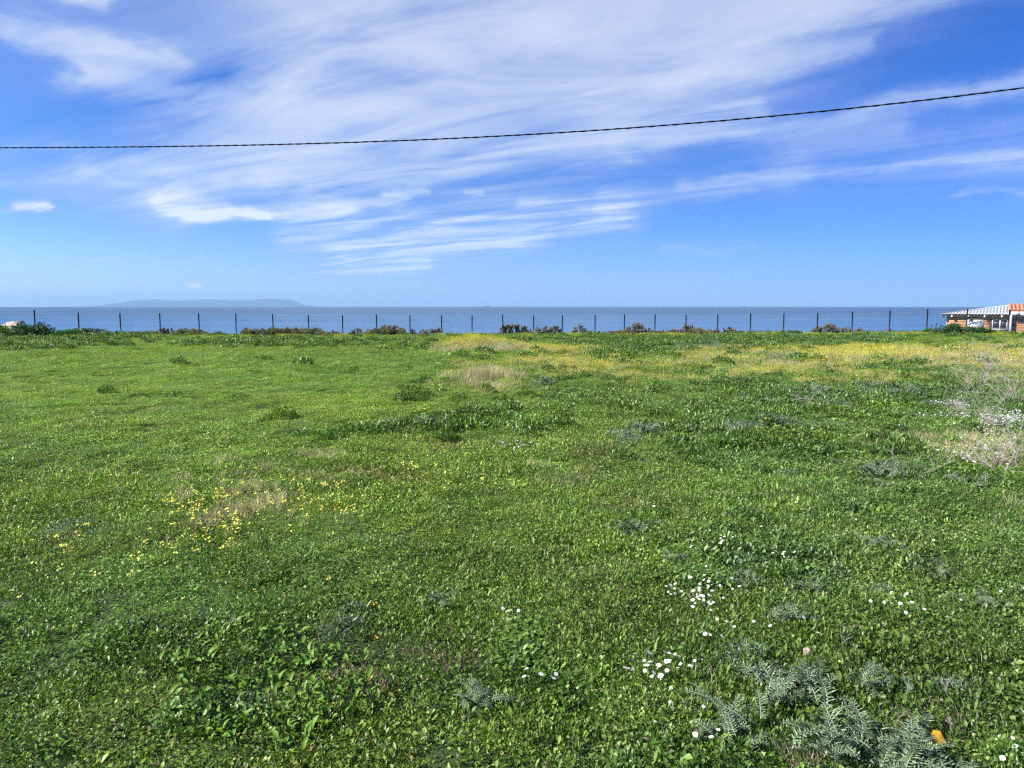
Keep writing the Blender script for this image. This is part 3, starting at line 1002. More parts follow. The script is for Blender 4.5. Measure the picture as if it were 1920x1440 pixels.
# masses of daisies at the right edge, too many to count
dsrc = []
for k in range(3):
    a, b = stalks(34, .25, .05, .10, .002, (.2, .7), 700 + k, 1.0, .0125)
    dsrc.append(source('w', [(a, 0), (b, 1)], [M_green, M_white]))
XS, YS = [], []
for (cx, cy, rx, ry, n) in [(1890, 788, 42, 11, 22), (1860, 812, 60, 10, 4), (1760, 783, 45, 6, 5), (1825, 845, 80, 12, 5), (1850, 855, 70, 8, 3),
                            (1790, 765, 60, 6, 3), (1620, 775, 60, 5, 2), (1870, 740, 60, 10, 3), (935, 837, 30, 4, 1)]:
    a = RNG.random(n) * 6.283
    rd = np.sqrt(RNG.random(n))
    x, y, _ = at(cx + rx * rd * np.cos(a), cy + ry * rd * np.sin(a), .06)
    XS.append(x); YS.append(y)
X, Y = np.concatenate(XS), np.concatenate(YS)
scatter('daisy_drift', dsrc, X, Y, RNG.uniform(.8, 1.4, len(X)), RNG.uniform(.8, 1.3, len(X)), np.ones((len(X), 3)), seed=12, dz_=1.0,
        label='masses of small white daisies at the right edge of the meadow')

# ------------------------------------------------------------------ yellow flowers standing in the near drift
Y_stem = mat('dry_stem', (0.30, 0.28, 0.13), 0.7, vary=.3)
Y_head = mat('mustard_flower', (0.80, 0.76, 0.12), 0.6, vary=.15)
O_head = mat('marigold_flower', (0.85, 0.42, 0.01), 0.6, vary=.15)


def mustard_mesh(name, seed, h, n=6, r0=.0095, head=1):
    r = random.Random(seed)
    mb = MB()
    top = Vector((r.uniform(-.03, .03), r.uniform(-.03, .03), h))
    mb.tube([(0, 0, -.01), top * .5 + Vector((r.uniform(-.01, .01), 0, 0)), top], [.0016, .0013, .0009], 3, 0, False)
    for i in range(n):
        c = top + Vector((r.gauss(0, .014), r.gauss(0, .014), r.uniform(-.016, .014)))
        q = Vector((0, 0, 1)).rotation_difference(Vector((r.gauss(0, .6), r.gauss(-.3, .6), 1)).normalized())
        V = [c]
        for k in range(8):
            a = k * math.pi / 4
            rad = r0 * (1.0 if k % 2 else .45)
            V.append(c + q @ Vector((math.cos(a) * rad, math.sin(a) * rad, .002)))
        mb.add(V, [(0, 1 + k, 1 + (k + 1) % 8) for k in range(8)], 1)
    return mb.mesh(name, [Y_stem, Y_head if head == 1 else O_head])


must = [mustard_mesh('yellow_flower', k, .10 + .02 * (k % 5), 7 + k % 6) for k in range(8)]
YF = [(490, 945, 150, 45, 150, 'yellow', 'the pale yellow flower drift at left'),
      (370, 1000, 85, 40, 34, 'yellow', 'the straw patch below the left drift'),
      (250, 905, 190, 28, 8, 'lone yellow', 'the plain turf left of the drift'),
      (90, 1040, 90, 40, 13, 'yellow', 'the turf near the left edge'),
      (770, 775, 60, 6, 10, 'small yellow', 'the row behind the dark weeds'),
      (800, 900, 40, 22, 12, 'small yellow', 'the thin group right of the left drift'),
      (940, 905, 55, 6, 6, 'small yellow', 'the plain turf near the centre'),
      (330, 1090, 300, 35, 12, 'yellow', 'the lower left turf'),
      (1420, 790, 30, 4, 4, 'yellow', 'the dark weeds right of centre')]
for (cx, cy, rx, ry, n, adj, clu) in YF:
    for q in range(n):
        a, rd = random.uniform(0, 6.283), math.sqrt(random.random()) * 1.2
        x, y, z = at(cx + rx * rd * math.cos(a), cy + ry * rd * math.sin(a), .10)
        o = link(bpy.data.objects.new('yellow_flower', random.choice(must)))
        o.location = (float(x), float(y), float(z + turf(x, y) * .8))
        s_ = random.uniform(.7, 1.15)
        o.scale = (s_, s_, s_ * random.uniform(.55, 1.1))
        o.rotation_euler = (0, 0, random.uniform(0, 6.28))
        se = sector(rd * math.cos(a) / 1.2, rd * math.sin(a) / 1.2)
        tag(o, f'{adj} flower {se} of {clu}', 'flower', f'flowers {se} of {clu}')
mari = mustard_mesh('orange_flower', 77, .05, 2, .008, 2)
for k, (px, py, lab) in enumerate([(695, 1140, 'small orange flower in the turf left of the brown dead weeds'), (697, 1200, 'small orange flower above the brown dead weeds'),
                                   (649, 1258, 'orange flower at the lower edge of the brown dead weeds'), (619, 1293, 'orange flower at the right end of the dark dock leaves'),
                                   (932, 1045, 'orange flower in the middle turf, right of its pair'), (922, 1030, 'orange flower in the middle turf, left of its pair'),
                                   (1500, 737, 'small orange flower among the dark weeds far right')]):
    x, y, z = at(px, py, .05)
    o = link(bpy.data.objects.new('orange_flower', mari))
    o.location = (float(x), float(y), float(z + turf(x, y) * .8))
    o.rotation_euler = (0, 0, k)
    tag(o, lab, 'flower')

# ------------------------------------------------------------------ silver thistles
T_mats = [mat('thistle_leaf', (0.120, 0.185, 0.085), .6, .2, vary=.45, scale=14), mat('thistle_rib', (0.36, 0.43, 0.28), .6, .2, vary=.3, scale=20)]


def thistle_leaf(name, seed, L=.15, n=10, arch=.9, wmax=.46):
    r = random.Random(seed)
    mb = MB()
    P = []
    for i in range(n + 3):
        t = i / (n + 2)
        ang_ = arch * (1 - t) + (-.35) * t + r.uniform(-.05, .05)
        if i == 0:
            P.append(Vector((0, 0, 0)))
        else:
            P.append(P[-1] + Vector((math.cos(ang_), r.uniform(-.03, .03), math.sin(ang_))) * L / (n + 2))
    mb.tube(P, [.0035 * (1 - .8 * i / (n + 2)) for i in range(n + 3)], 4, 1, False)
    for i in range(1, n + 2):
        t = i / (n + 2)
        w = L * wmax * (math.sin(math.pi * min(1, t * .85 + .12)) ** .8) * r.uniform(.85, 1.1) * .62
        d = (P[min(i + 1, n + 2)] - P[i - 1]).normalized()
        up = Vector((0, 1, 0)).cross(d) * -1
        if up.z < 0:
            up = -up
        for s_ in (-1, 1):
            side = Vector((0, s_, 0))
            for lift, ln_, fw in ((.25 + r.uniform(-.35, .35), r.uniform(.7, 1.15), .35 + r.uniform(-.25, .25)), (1.0 + r.uniform(-.4, .5), r.uniform(.4, .75), r.uniform(-.4, .4)), (-.3, r.uniform(.3, .6), r.uniform(-.2, .5))):
                dirv = (side + up * lift + d * fw).normalized()
                b = P[i]
                hw = L / (n + 2) * r.uniform(.26, .40)
                tip = b + dirv * w * ln_
                mid = b + dirv * w * ln_ * .45
                nv = dirv.cross(d).normalized() * hw * .3
                V = [b - d * hw, b + d * hw, mid + d * hw * .55 + nv, mid - d * hw * .55 + nv, tip]
                o = len(mb.V)
                mb.V += [tuple(v) for v in V]
                mb.F += [(o, o + 1, o + 2, o + 3), (o + 3, o + 2, o + 4)]
                mb.M += [0, 1 if lift < .5 and lift > -.3 else 0]
    return mb.mesh(name, T_mats)


tleaf = [thistle_leaf('leaf', k, arch=[.8, 1.1, 1.35, .95][k % 4], n=[10, 9, 11, 8][k % 4]) for k in range(6)]
THI = [
    (1500, 1300, 1.15, 16, 'largest silvery thistle, sprawling in the lower right corner area'),
    (1590, 1400, 1.25, 12, 'bright silver thistle at the bottom edge with one long pale leaf standing up'),
    (1370, 1360, .90, 11, 'silvery thistle at the bottom, left neighbour of the largest thistle'),
    (1720, 1410, 1.1, 11, 'pale thistle at the bottom edge left of the yellow leaf'),
    (1640, 1290, .8, 10, 'silver thistle just right of the largest thistle, above the yellow leaf'),
    (890, 1325, .75, 9, 'small silvery thistle alone at lower centre'),
    (1475, 1160, .75, 11, 'fan shaped silver thistle right of the dense daisy cluster'),
    (1510, 1105, .8, 10, 'silver thistle standing behind the fan shaped one'),
    (1385, 1085, .75, 10, 'silver thistle touching the upper edge of the dense daisy cluster'),
    (1270, 1055, .6, 7, 'small pale thistle lying left of the upper daisy tuft'),
    (1180, 993, .95, 12, 'round silver thistle mound alone right of centre'),
    (1660, 1025, .8, 8, 'silver thistle with one upright leaf in the middle right turf'),
    (1760, 1075, .7, 8, 'low silver thistle right of the one with the upright leaf'),
    (1650, 895, 1.3, 12, 'grey green thistle in the weeds below the dry twigs at right'),
    (1810, 905, 1.2, 10, 'dark silvery thistle at the foot of the fallen grey twigs'),
    (1380, 815, 1.6, 11, 'bluish thistle in the dark weeds at middle right'),
    (1530, 745, 2.2, 12, 'bluish thistle clump, left one of the two in the far dark weeds'),
    (1700, 748, 2.3, 12, 'bluish thistle clump, right one of the two in the far dark weeds'),
    (1205, 815, 1.5, 11, 'dark silvery thistle mound in the turf above the round one'),
    (1022, 722, 2.0, 9, 'small grey thistle heap right of the yellow flower mound'),
    (800, 800, 1.4, 10, 'dark thistle on the weed mound left of centre'),
    (820, 1130, .6, 8, 'faint bluish thistle low in the turf left of centre'),
    (1840, 1130, .7, 8, 'pale thistle by the daisies near the right edge'),
]
for k, (px, py, s_, n, lab) in enumerate(THI):
    x, y, z = at(px, py, .05)
    t = empty('thistle', (float(x), float(y), float(z + turf(x, y) + .008 + (.06 if py < 900 else 0))), random.uniform(0, 6.28))
    t.scale = (s_ * .9, s_ * .9, s_ * .85)
    tag(t, lab, 'thistle', 'silvery thistles in the meadow')
    for q in range(int(n * 3.2)):
        o = link(bpy.data.objects.new('leaf', random.choice(tleaf)), t)
        az_ = q * 2.4 + random.uniform(-.5, .5)
        o.rotation_euler = (random.uniform(-.7, .7), random.uniform(-.6, .25), az_)
        rd = random.uniform(0, .19)
        o.location = (math.cos(q * 1.3) * rd, math.sin(q * 1.3) * rd, random.uniform(-.01, .035))
        q_ = random.uniform(.45, 1.1)
        o.scale = (q_, q_, q_)
# the one leaf that stands up bright at the bottom edge
x, y, z = at(1560, 1437, .02)
t = empty('thistle', (float(x), float(y), float(z + turf(x, y) + .02)))
tag(t, 'bright white thistle leaf standing upright at the bottom edge right of centre', 'thistle', 'silvery thistles in the meadow')
for q, (rz, ry, s_) in enumerate([(1.45, -.45, 1.15), (-.4, .0, .7), (3.6, -.1, .7)]):
    o = link(bpy.data.objects.new('leaf', tleaf[q]), t)
    o.rotation_euler = (.2, ry, rz)
    o.scale = (s_,) * 3

# ------------------------------------------------------------------ dock plants (long bright leaves)
K_mat = mat('dock_leaf', (0.140, 0.275, 0.022), .5, .3, vary=.45, scale=12)


def dock_leaf(name, seed):
    r = random.Random(seed)
    n = 6
    V, Fs = [], []
    L, w = .075, .026
    P = Vector((0, 0, 0))
    a = 1.15
    for i in range(n + 1):
        t = i / n
        ww = w * .5 * (math.sin(math.pi * (t * .9 + .04)) ** .8) * r.uniform(.85, 1.1)
        V += [P + Vector((0, -ww, ww * .45)), P.copy(), P + Vector((0, ww, ww * .45))]
        a -= .22
        P = P + Vector((math.cos(a), 0, math.sin(a))) * L / n
    for i in range(n):
        o = i * 3
        Fs += [(o, o + 3, o + 4, o + 1), (o + 1, o + 4, o + 5, o + 2)]
    return np_mesh(name, np.array([tuple(v) for v in V]), np.array(Fs), [K_mat], smooth=True)


dleaf = [dock_leaf('leaf', k) for k in range(4)]
DOCK = [(560, 1240, 'broad leaved dock plant with the longest leaves in the lower left herb patch'), (470, 1215, 'dock plant at the upper left of the bright herb patch'),
        (610, 1230, 'dock plant at the right end of the herb patch beside brown weeds'), (520, 1290, 'dock plant in the lower part of the bright herb patch'),
        (430, 1350, 'dock plant near the bottom edge with tall upright leaves'), (115, 1395, 'dock plant in the bottom left corner'),
        (540, 1390, 'dock plant at the bottom edge below the herb patch'), (1420, 1235, 'dark dock plant just above the largest thistle'),
        (1000, 1245, 'dock plant beside the dark hollow at lower centre'), (1650, 960, 'dock plant at the left of the middle right weeds'),
        (1800, 960, 'dock plant at the right of the middle right weeds'), (1345, 1075, 'dock plant under the upper daisy tuft'),
        (640, 1140, 'dock plant above the brown dead weeds at left')]
for q in range(30):
    a, rd = q * 2.4, math.sqrt((q + .5) / 30)
    u_, v_ = rd * math.cos(a), rd * math.sin(a)
    DOCK.append((500 + 190 * u_, 1270 + 105 * v_, f"dock plant {'in the middle' if rd < .42 else ('at the upper ' if v_ < 0 else 'at the lower ') + ('left' if u_ < 0 else 'right')} of the lush bright herb patch at lower left"))
for px, py, lab in DOCK:
    x, y, z = at(px, py, .05)
    t = empty('dock_plant', (float(x), float(y), float(z + turf(x, y) * .9)), random.uniform(0, 6.28))
    s_ = random.uniform(.6, .9)
    t.scale = (s_, s_, s_)
    tag(t, lab, 'plant', ('dock plants ' + lab[11:lab.index(' of the lush')] + ' of the herb patch') if ' of the lush' in lab else 'dock plants in the meadow')
    for q in range(26):
        o = link(bpy.data.objects.new('leaf', random.choice(dleaf)), t)
        az_ = q * 2.4
        rd = random.uniform(.0, .15)
        o.location = (math.cos(az_ * 1.7) * rd, math.sin(az_ * 1.7) * rd, random.uniform(.0, .035))
        o.rotation_euler = (random.uniform(-.5, .5), random.uniform(-.75, .3), az_)
        o.scale = (random.uniform(.5, 1.15),) * 3

# ------------------------------------------------------------------ dead twigs, straw tufts, fallen leaf, pink petal
TW = [mat('grey_dead_wood', (0.44, 0.37, 0.31), .85, .1, vary=.35, scale=8), mat('bleached_twig', (0.62, 0.55, 0.47), .8, .1, vary=.2, scale=8)]


def twigs(name, loc, n, h, spread, seed, thick=.006, flat=.0, mi=0):
    r = random.Random(seed)
    root = empty(name, loc)
    mb = [MB(), MB()]

    def grow(p, d, L, rad, lev):
        pts = [p]
        k = 4
        for i in range(k):
            d = (d + Vector((r.gauss(0, .18), r.gauss(0, .18), r.gauss(.03, .12)))).normalized()
            pts.append(pts[-1] + d * L / k)
        mb[0 if lev < 2 else 1].tube(pts, [rad * (1 - .6 * i / k) for i in range(k + 1)], 3, 0, False)
        if lev < 3:
            for q in range(r.choice((2, 3, 3))):
                i = r.randint(1, k)
                nd = (d + Vector((r.gauss(0, .7), r.gauss(0, .7), r.gauss(.15, .45)))).normalized()
                grow(pts[i], nd, L * r.uniform(.45, .75), rad * .55, lev + 1)
    for i in range(n):
        a = r.uniform(0, 6.28)
        d = Vector((math.cos(a) * spread, math.sin(a) * spread, 1 - flat)).normalized()
        grow(Vector((r.gauss(0, .08), r.gauss(0, .08), .0)), d, h * r.uniform(.5, 1.0), thick, 0)
    tag(mb[0].obj('branches', TW[0], root), kind='stuff')
    tag(mb[1].obj('twigs', TW[1], root), kind='stuff')
    return root


for (px, py, n, h, sp, th, lab) in [
    (1830, 745, 12, .75, .45, .006, 'tall dead grey shrub of fine upright twigs near the right edge, left one'),
    (1900, 760, 12, .60, .7, .006, 'dense dead grey twig shrub against the right edge behind the white daisies'),
    (1790, 780, 8, .40, 1.0, .005, 'low pale twig tangle left of the tall dead grey shrub'),
    (1870, 800, 10, .45, 1.2, .005, 'low twig tangle among the white daisies at the right edge'),
    (1865, 860, 9, .40, 1.2, .005, 'grey pink twig tangle above the fallen bleached twigs'),
    (1860, 700, 9, .55, .6, .006, 'far dead twig shrub in the dry grass near the right edge'),
    (1860, 885, 9, .42, 1.3, .006, 'fallen bleached grey twigs lying in the weeds at right'),
    (1715, 895, 3, .45, 1.2, .004, 'thin bare forked twig left of the fallen twigs'),
    (1540, 765, 5, .45, .8, .005, 'few bare twigs sticking out of the far dark weeds'),
    (1770, 1350, 3, .12, 1.0, .0022, 'small dry twigs in the dark hollow right of the big thistle'),
    (1590, 1230, 4, .10, 1.2, .0020, 'little heap of dry twigs right of the pink petal'),
]:
    x, y, z = at(px, py, .05)
    t = twigs('dead_shrub', (float(x), float(y), float(z + turf(x, y) * .8)), n, h, sp, px, th)
    tag(t, lab, 'dead shrub')


def straw_tuft(px, py, n, h, w, lab, seed, m_, rad=.08, shade=(.2, 1), name='straw_tuft', cat='dry grass'):
    x, y, z = at(px, py, .03)
    V, Fa, s = blades(n, rad, h * .5, h, w, shade, (5, 70), .5, seed)
    o = link(bpy.data.objects.new(name, np_mesh(name, V, Fa, [m_], shade=s)))
    o.location = (float(x), float(y), float(z + turf(x, y) * .8))
    tag(o, lab, cat)
    return o


M_straw2 = leaf_mat('straw_blade', STRAW, 0.7, 0.2, 0.2, inst=False, tmul=(1.1, 1.1, .9))
M_brown = leaf_mat('brown_dead_leaf', [(0, (.07, .045, .03)), (.6, (.17, .12, .09)), (1, (.34, .27, .22))], .8, .15, .1, inst=False, tmul=(1, 1, 1))
for k, (px, py, n, h, rad, mt, lab) in enumerate([
    (625, 910, 160, .17, .16, M_straw2, 'upright straw tuft at the upper right end of the left yellow drift'),
    (380, 985, 140, .14, .15, M_straw2, 'straw tuft in the middle of the left yellow drift'),
    (440, 960, 120, .12, .18, M_straw2, 'straw tuft just right of the middle of the left yellow drift'),
    (1025, 912, 120, .15, .14, M_straw2, 'small straw tuft alone near the centre of the field'),
    (130, 1005, 90, .05, .12, M_straw2, 'flat patch of pale straw left of the yellow drift'),
    (660, 1285, 260, .07, .16, M_brown, 'brown dead weeds right of the dock patch'),
    (790, 1215, 240, .07, .13, M_brown, 'brown dead weeds left of the dark hollow at lower centre'),
    (860, 1245, 240, .09, .13, M_brown, 'tallest brown dead weeds on the rim of the dark hollow'),
    (30, 1175, 200, .05, .18, M_brown, 'bare patch of brown dead leaves at the left edge'),
    (705, 1018, 120, .04, .10, M_brown, 'small greyish brown patch left of centre'),
    (1750, 1350, 160, .07, .12, M_brown, 'brown dead weeds in the hollow right of the big thistle'),
    (1790, 1200, 100, .06, .10, M_brown, 'yellowish brown sprig right of the loose daisies'),
    (1500, 1420, 120, .05, .08, M_brown, 'reddish brown dead weeds at the bottom edge below the big thistle'),
    (820, 1190, 160, .05, .12, M_brown, 'thin brown weeds above the rim of the dark hollow'),
    (1350, 700, 200, .30, .5, M_straw2, 'straw tuft in the far dry drift right of centre'),
]):
    straw_tuft(px, py, n, h, .0028 if py > 760 else .008, lab, 900 + k, mt, rad)

ylm = mat('withered_yellow_leaf', (0.70, 0.42, 0.04), .5, .3, vary=.35, scale=30)
x, y, z = at(1757, 1385, .06)
mb = MB()
pts = [(-.03, 0, .0), (-.026, .02, .012), (-.008, .034, .004), (.012, .03, .014), (.03, .014, .002), (.028, -.01, .01), (.012, -.028, -.004), (-.012, -.03, .006), (-.026, -.014, -.002)]
mb.add([(0, 0, .01)] + pts, [(0, 1 + i, 1 + (i + 1) % 9) for i in range(9)])
mb.tube([(0, -.03, .0), (.004, -.06, -.03)], .0012, 4, 0)
o = mb.obj('fallen_leaf', ylm)
o.location = (float(x), float(y), float(z) + .055)
o.rotation_euler = (R(48), R(12), R(10))
tag(o, 'withered orange yellow leaf curled up in the weeds at the bottom right', 'leaf')
pkm = mat('pink_petal', (0.62, 0.34, 0.36), .6, .2, vary=.3, scale=40)
x, y, z = at(1513, 1222, .07)
mb = MB()
mb.add([(0, 0, .004)] + [(math.cos(a) * .017 * (1 + .12 * math.sin(3 * a)), math.sin(a) * .020, -.003 + .004 * math.sin(2 * a)) for a in [i * math.pi / 5 for i in range(10)]],
       [(0, 1 + i, 1 + (i + 1) % 10) for i in range(10)])
mb.tube([(0, -.018, 0), (.002, -.035, -.06)], .0012, 4, 0)
o = mb.obj('pink_flower', pkm)
o.location = (float(x), float(y), float(z) + .07)
o.rotation_euler = (R(62), 0, R(-15))
tag(o, 'single pale pink round petal standing above the big silver thistle', 'flower')

# ------------------------------------------------------------------ boulders
st_m = mat('pale_limestone', (0.55, 0.47, 0.36), .9, .15, vary=.35, scale=2.5, bump=.5)


def boulder(loc, size, seed, lab, group=None, name='boulder', cat='rock'):
    bm = bmesh.new()
    bmesh.ops.create_icosphere(bm, subdivisions=3, radius=1)
    r = random.Random(seed)
    o1 = Vector((r.uniform(0, 90), r.uniform(0, 90), r.uniform(0, 90)))
    from mathutils import noise as mn
    for v in bm.verts:
        n_ = mn.noise(v.co * 1.1 + o1) * .35 + mn.noise(v.co * 3 + o1) * .10
        v.co *= 1 + n_
        v.co.z = min(v.co.z, .62 + .1 * v.co.x)
        v.co = Vector((v.co.x * size[0], v.co.y * size[1], v.co.z * size[2]))
    me = bpy.data.meshes.new(name)
    bm.to_mesh(me)
    bm.free()
    me.materials.append(st_m)
    o = link(bpy.data.objects.new(name, me))
    o.location = loc
    tag(o, lab, cat, group)


ux = lambda px, Y_: (px - 960) / FPX * Y_
zy = lambda py, Y_: EYE - (py - 572.3) / FPX * Y_
boulder((ux(32, 64), 64, zy(617, 64)), (.85, .7, 1.05), 3, 'larger pale boulder with a flat white top behind the shrubs at the left fence')
boulder((ux(4, 64.5), 64.5, zy(618, 64.5)), (.9, .7, .72), 5, 'lower rounded pale boulder cut by the left edge of the picture')
for (px, py, s_, lab) in [(1303, 706, .10, 'small white stone on green turf at the left of the dry drift'), (823, 684, .09, 'small white stone in the far turf left of the yellow mound'),
                          (1480, 700, .07, 'pale pebble in the dry drift at right'), (604, 706, .05, 'tiny pale stone in the far left turf')]:
    x, y, z = at(px, py)
    boulder((float(x), float(y), float(z) + .05), (s_, s_ * .7, s_ * .5), px, lab, name='stone', cat='stone')

# ------------------------------------------------------------------ shrubs and prickly pears along the fence
M_bush = leaf_mat('shrub_leaf', [(0, (.018, .055, .014)), (.6, (.035, .095, .022)), (1, (.075, .16, .04))], .4, .45, .22, inst=False)
M_bushl = leaf_mat('mallow_leaf', [(0, (.035, .10, .015)), (.6, (.06, .155, .022)), (1, (.11, .22, .04))], .45, .4, .3, inst=False)


def shrub(px, py, Yd, w, h, d, n, lab, seed, m_=None, lobes=5, ls=(.08, .17)):
    r = np.random.default_rng(seed)
    x, z = ux(px, Yd), float(H(ux(px, Yd), Yd))
    C_ = np.stack((r.uniform(-.5, .5, lobes) * w * .7, r.uniform(-.3, .3, lobes) * d, r.uniform(.25, .6, lobes) * h), -1)
    k = r.integers(0, lobes, n)
    dirs = r.normal(0, 1, (n, 3))
    dirs /= np.linalg.norm(dirs, axis=1)[:, None]
    rad = r.random(n)[:, None] ** .45
    P = C_[k] + dirs * rad * np.array([w * .28, d * .35, h * .42])
    P[:, 2] = np.maximum(P[:, 2], .02)
    a = r.normal(0, 1, (n, 3)); a /= np.linalg.norm(a, axis=1)[:, None]
    a = a * .6 + dirs * .7
    b = np.cross(a, r.normal(0, 1, (n, 3))); b /= np.linalg.norm(b, axis=1)[:, None]
    L = r.uniform(ls[0], ls[1], n)[:, None]
    V = np.stack((P, P + a * L * .5 + b * L * .35, P + a * L, P + a * L * .5 - b * L * .35), 1).reshape(-1, 3)
    i = np.arange(n)[:, None] * 4
    Fa = np.concatenate((i + np.array([0, 1, 2]), i + np.array([0, 2, 3])))
    s = np.clip(r.uniform(0, 1, n), 0, 1)
    root = empty('shrub', (x, Yd, z))
    tag(root, lab, 'shrub')
    link(bpy.data.objects.new('foliage', np_mesh('foliage', V, Fa, [m_ or M_bush], shade=np.concatenate((s, s)))), root)
    mb = MB()
    for q in range(lobes):
        mb.tube([(C_[q][0] * .2, 0, -.05), (C_[q][0] * .6, C_[q][1] * .5, C_[q][2] * .5), tuple(C_[q])], [.02, .014, .006], 4, 0, False)
    mb.obj('stems', TW[0], root)


for k, a in enumerate([
    (58, 0, 58.6, 3.4, .95, 1.2, 2600, 'dark green shrub below the boulders at the far left', None),
    (90, 0, 60.2, 1.5, 1.05, 1.0, 1100, 'small dark shrub against the leftmost fence post', None),
    (5, 0, 57.8, 2.2, .75, 1.2, 1500, 'leafy green shrub cut by the left edge below the boulders', M_bushl),
    (130, 0, 58.8, 2.8, .62, 1.2, 1600, 'low bright green mallow mound right of the leftmost post', M_bushl),
    (175, 0, 61.0, 3.0, .68, 1.0, 1900, 'low wide dark shrub between the second and third posts', None),
    (235, 0, 62.0, 1.8, .35, .8, 700, 'lowest dark shrub, right of the third post from the left', M_bushl),
]):
    shrub(a[0], a[1], a[2], a[3], a[4], a[5], a[6], a[7], 1000 + k, a[8])
for k, a in enumerate([
    (1777, 0, 63.0, 2.5, .95, 1.3, 2400, 'large dark green bush in front of the left end of the beach hut', None),
    (1828, 0, 62.6, 2.0, .62, 1.2, 1500, 'dark bush under the sign of the beach hut', None),
    (1856, 0, 63.0, 1.2, .45, .8, 700, 'small dark bush under the hut window', None),
    (1745, 0, 64.4, 1.2, .55, .8, 700, 'small bush at the foot of the tall post left of the hut', M_bushl),
    (1380, 0, 69.0, 1.6, .40, .7, 700, 'low green shrub on the yellow edge between cactus clumps', M_bushl),
    (1482, 0, 67.3, 2.4, .40, .8, 900, 'low dark shrub at the fence right of the grey grass tuft', None),
]):
    shrub(a[0], a[1], a[2], a[3], a[4], a[5], a[6], a[7], 1040 + k, a[8])
straw_tuft(1428, 627, 260, .75, .02, 'grey brown round grass tussock at the fence right of centre', 1300, M_brown, .55, name='tussock')

PAD = [mat('cactus_pad', (0.085, 0.10, 0.045), .6, .3, vary=.45, scale=6), mat('old_cactus_pad', (0.15, 0.115, 0.065), .75, .2, vary=.35, scale=6),
       mat('cactus_fruit', (0.30, 0.10, 0.09), .6, .3, vary=.2, scale=6)]


def pear_mesh(seed, w, h):
    r = random.Random(seed)
    mb = MB()

    def pad(c, ax, size, mi):
        a = ax.cross(Vector((0, 0, 1)) if abs(ax.z) < .9 else Vector((1, 0, 0))).normalized()
        rz = r.uniform(0, 3.14)
        a = (Matrix.Rotation(rz, 3, ax) @ a).normalized()
        nn_ = ax.cross(a).normalized()
        V = []
        K = 8
        for t in (-.35, .35):
            for k in range(K):
                q = 2 * math.pi * k / K
                V.append(c + ax * (.5 + .5 * math.cos(q)) * size + a * math.sin(q) * size * .34 + nn_ * t * size * .2)
        V += [c + ax * size * .5 - nn_ * size * .14, c + ax * size * .5 + nn_ * size * .14]
        Fs = [(k, (k + 1) % K, K + (k + 1) % K, K + k) for k in range(K)]
        Fs += [(2 * K, (k + 1) % K, k) for k in range(K)] + [(2 * K + 1, K + k, K + (k + 1) % K) for k in range(K)]
        mb.add(V, Fs, mi)
        return c + ax * size * .93
    nb = max(5, int(w / .11))
    for i in range(nb):
        c = Vector((r.uniform(-.5, .5) * w, r.uniform(-.3, .3), -.03))
        ax = Vector((r.gauss(0, .35), r.gauss(0, .35), 1)).normalized()
        hh = h * (1 - abs(c.x / w) * 1.0) * r.uniform(.7, 1.1)
        tips = [(c, ax)]
        while tips:
            c_, ax_ = tips.pop()
            sz = r.uniform(.16, .27)
            e = pad(c_, ax_, sz, 0 if r.random() < .6 else 1)
            if e.z < hh - .08:
                for _ in range(r.choice((1, 2, 2))):
                    tips.append((e, (ax_ * .5 + Vector((r.gauss(0, .55), r.gauss(0, .45), .8))).normalized()))
            elif r.random() < .4:
                pad(e, Vector((r.gauss(0, .3), 0, 1)).normalized(), .07, 2)
    return mb.mesh('prickly_pear', PAD, False)


PEARS = [  # px centre, width px, height px, where
    (318, 34, 13, 'dark prickly pear clump right of the fourth fence post'), (345, 24, 9, 'low prickly pear between the fourth and fifth fence posts'), (292, 34, 7, 'low brownish prickly pear left of the fourth post'),
    (464, 20, 12, 'prickly pear clump right of the sixth post'), (492, 30, 9, 'low prickly pear left of the seventh post'), (532, 34, 8, 'low prickly pear right of the seventh post'),
    (592, 26, 15, 'dark prickly pear rising right of the eighth post'), (622, 30, 9, 'low prickly pear left of the ninth post'), (676, 36, 12, 'prickly pear clump in the middle between the ninth and tenth posts'),
    (735, 30, 18, 'tallest pale tipped prickly pear between the tenth and eleventh posts'), (752, 26, 12, 'prickly pear left of the eleventh post'), (785, 34, 10, 'low prickly pear right of the eleventh post'),
    (815, 30, 11, 'prickly pear just left of the twelfth post'), (962, 46, 20, 'big dark prickly pear right of the centre post'), (982, 26, 12, 'dark prickly pear at the right foot of the big centre one'),
    (1018, 26, 14, 'dark prickly pear right of the post at centre right'), (1038, 28, 13, 'prickly pear left of the next post at centre right'), (1087, 30, 15, 'rounded dark prickly pear standing alone right of centre'),
    (1135, 24, 8, 'small low prickly pear left of a post right of centre'), (1192, 34, 19, 'tall pointed prickly pear clump in the right centre gap'), (1212, 20, 12, 'prickly pear beside the tall pointed one'),
    (1240, 26, 8, 'low prickly pear right of the tall pointed one'), (1292, 30, 17, 'prickly pear crossing a fence post right of centre'), (1266, 30, 8, 'low pale prickly pear left of the post it follows'),
    (1360, 40, 13, 'wide spreading prickly pear in the yellow edge'), (1325, 26, 7, 'very low prickly pear in the yellow edge'), (1550, 44, 17, 'largest grey brown prickly pear right of the grass tussock'),
    (1530, 26, 12, 'prickly pear touching the post left of the grey brown one'), (1585, 30, 10, 'low pale prickly pear right of the grey brown one'), (1615, 30, 9, 'low prickly pear left of a post near the hut'),
    (1663, 26, 9, 'last low prickly pear before the beach hut'), (1408, 22, 7, 'small low prickly pear left of the grass tussock'), (1460, 20, 7, 'small low prickly pear right of the grass tussock')]
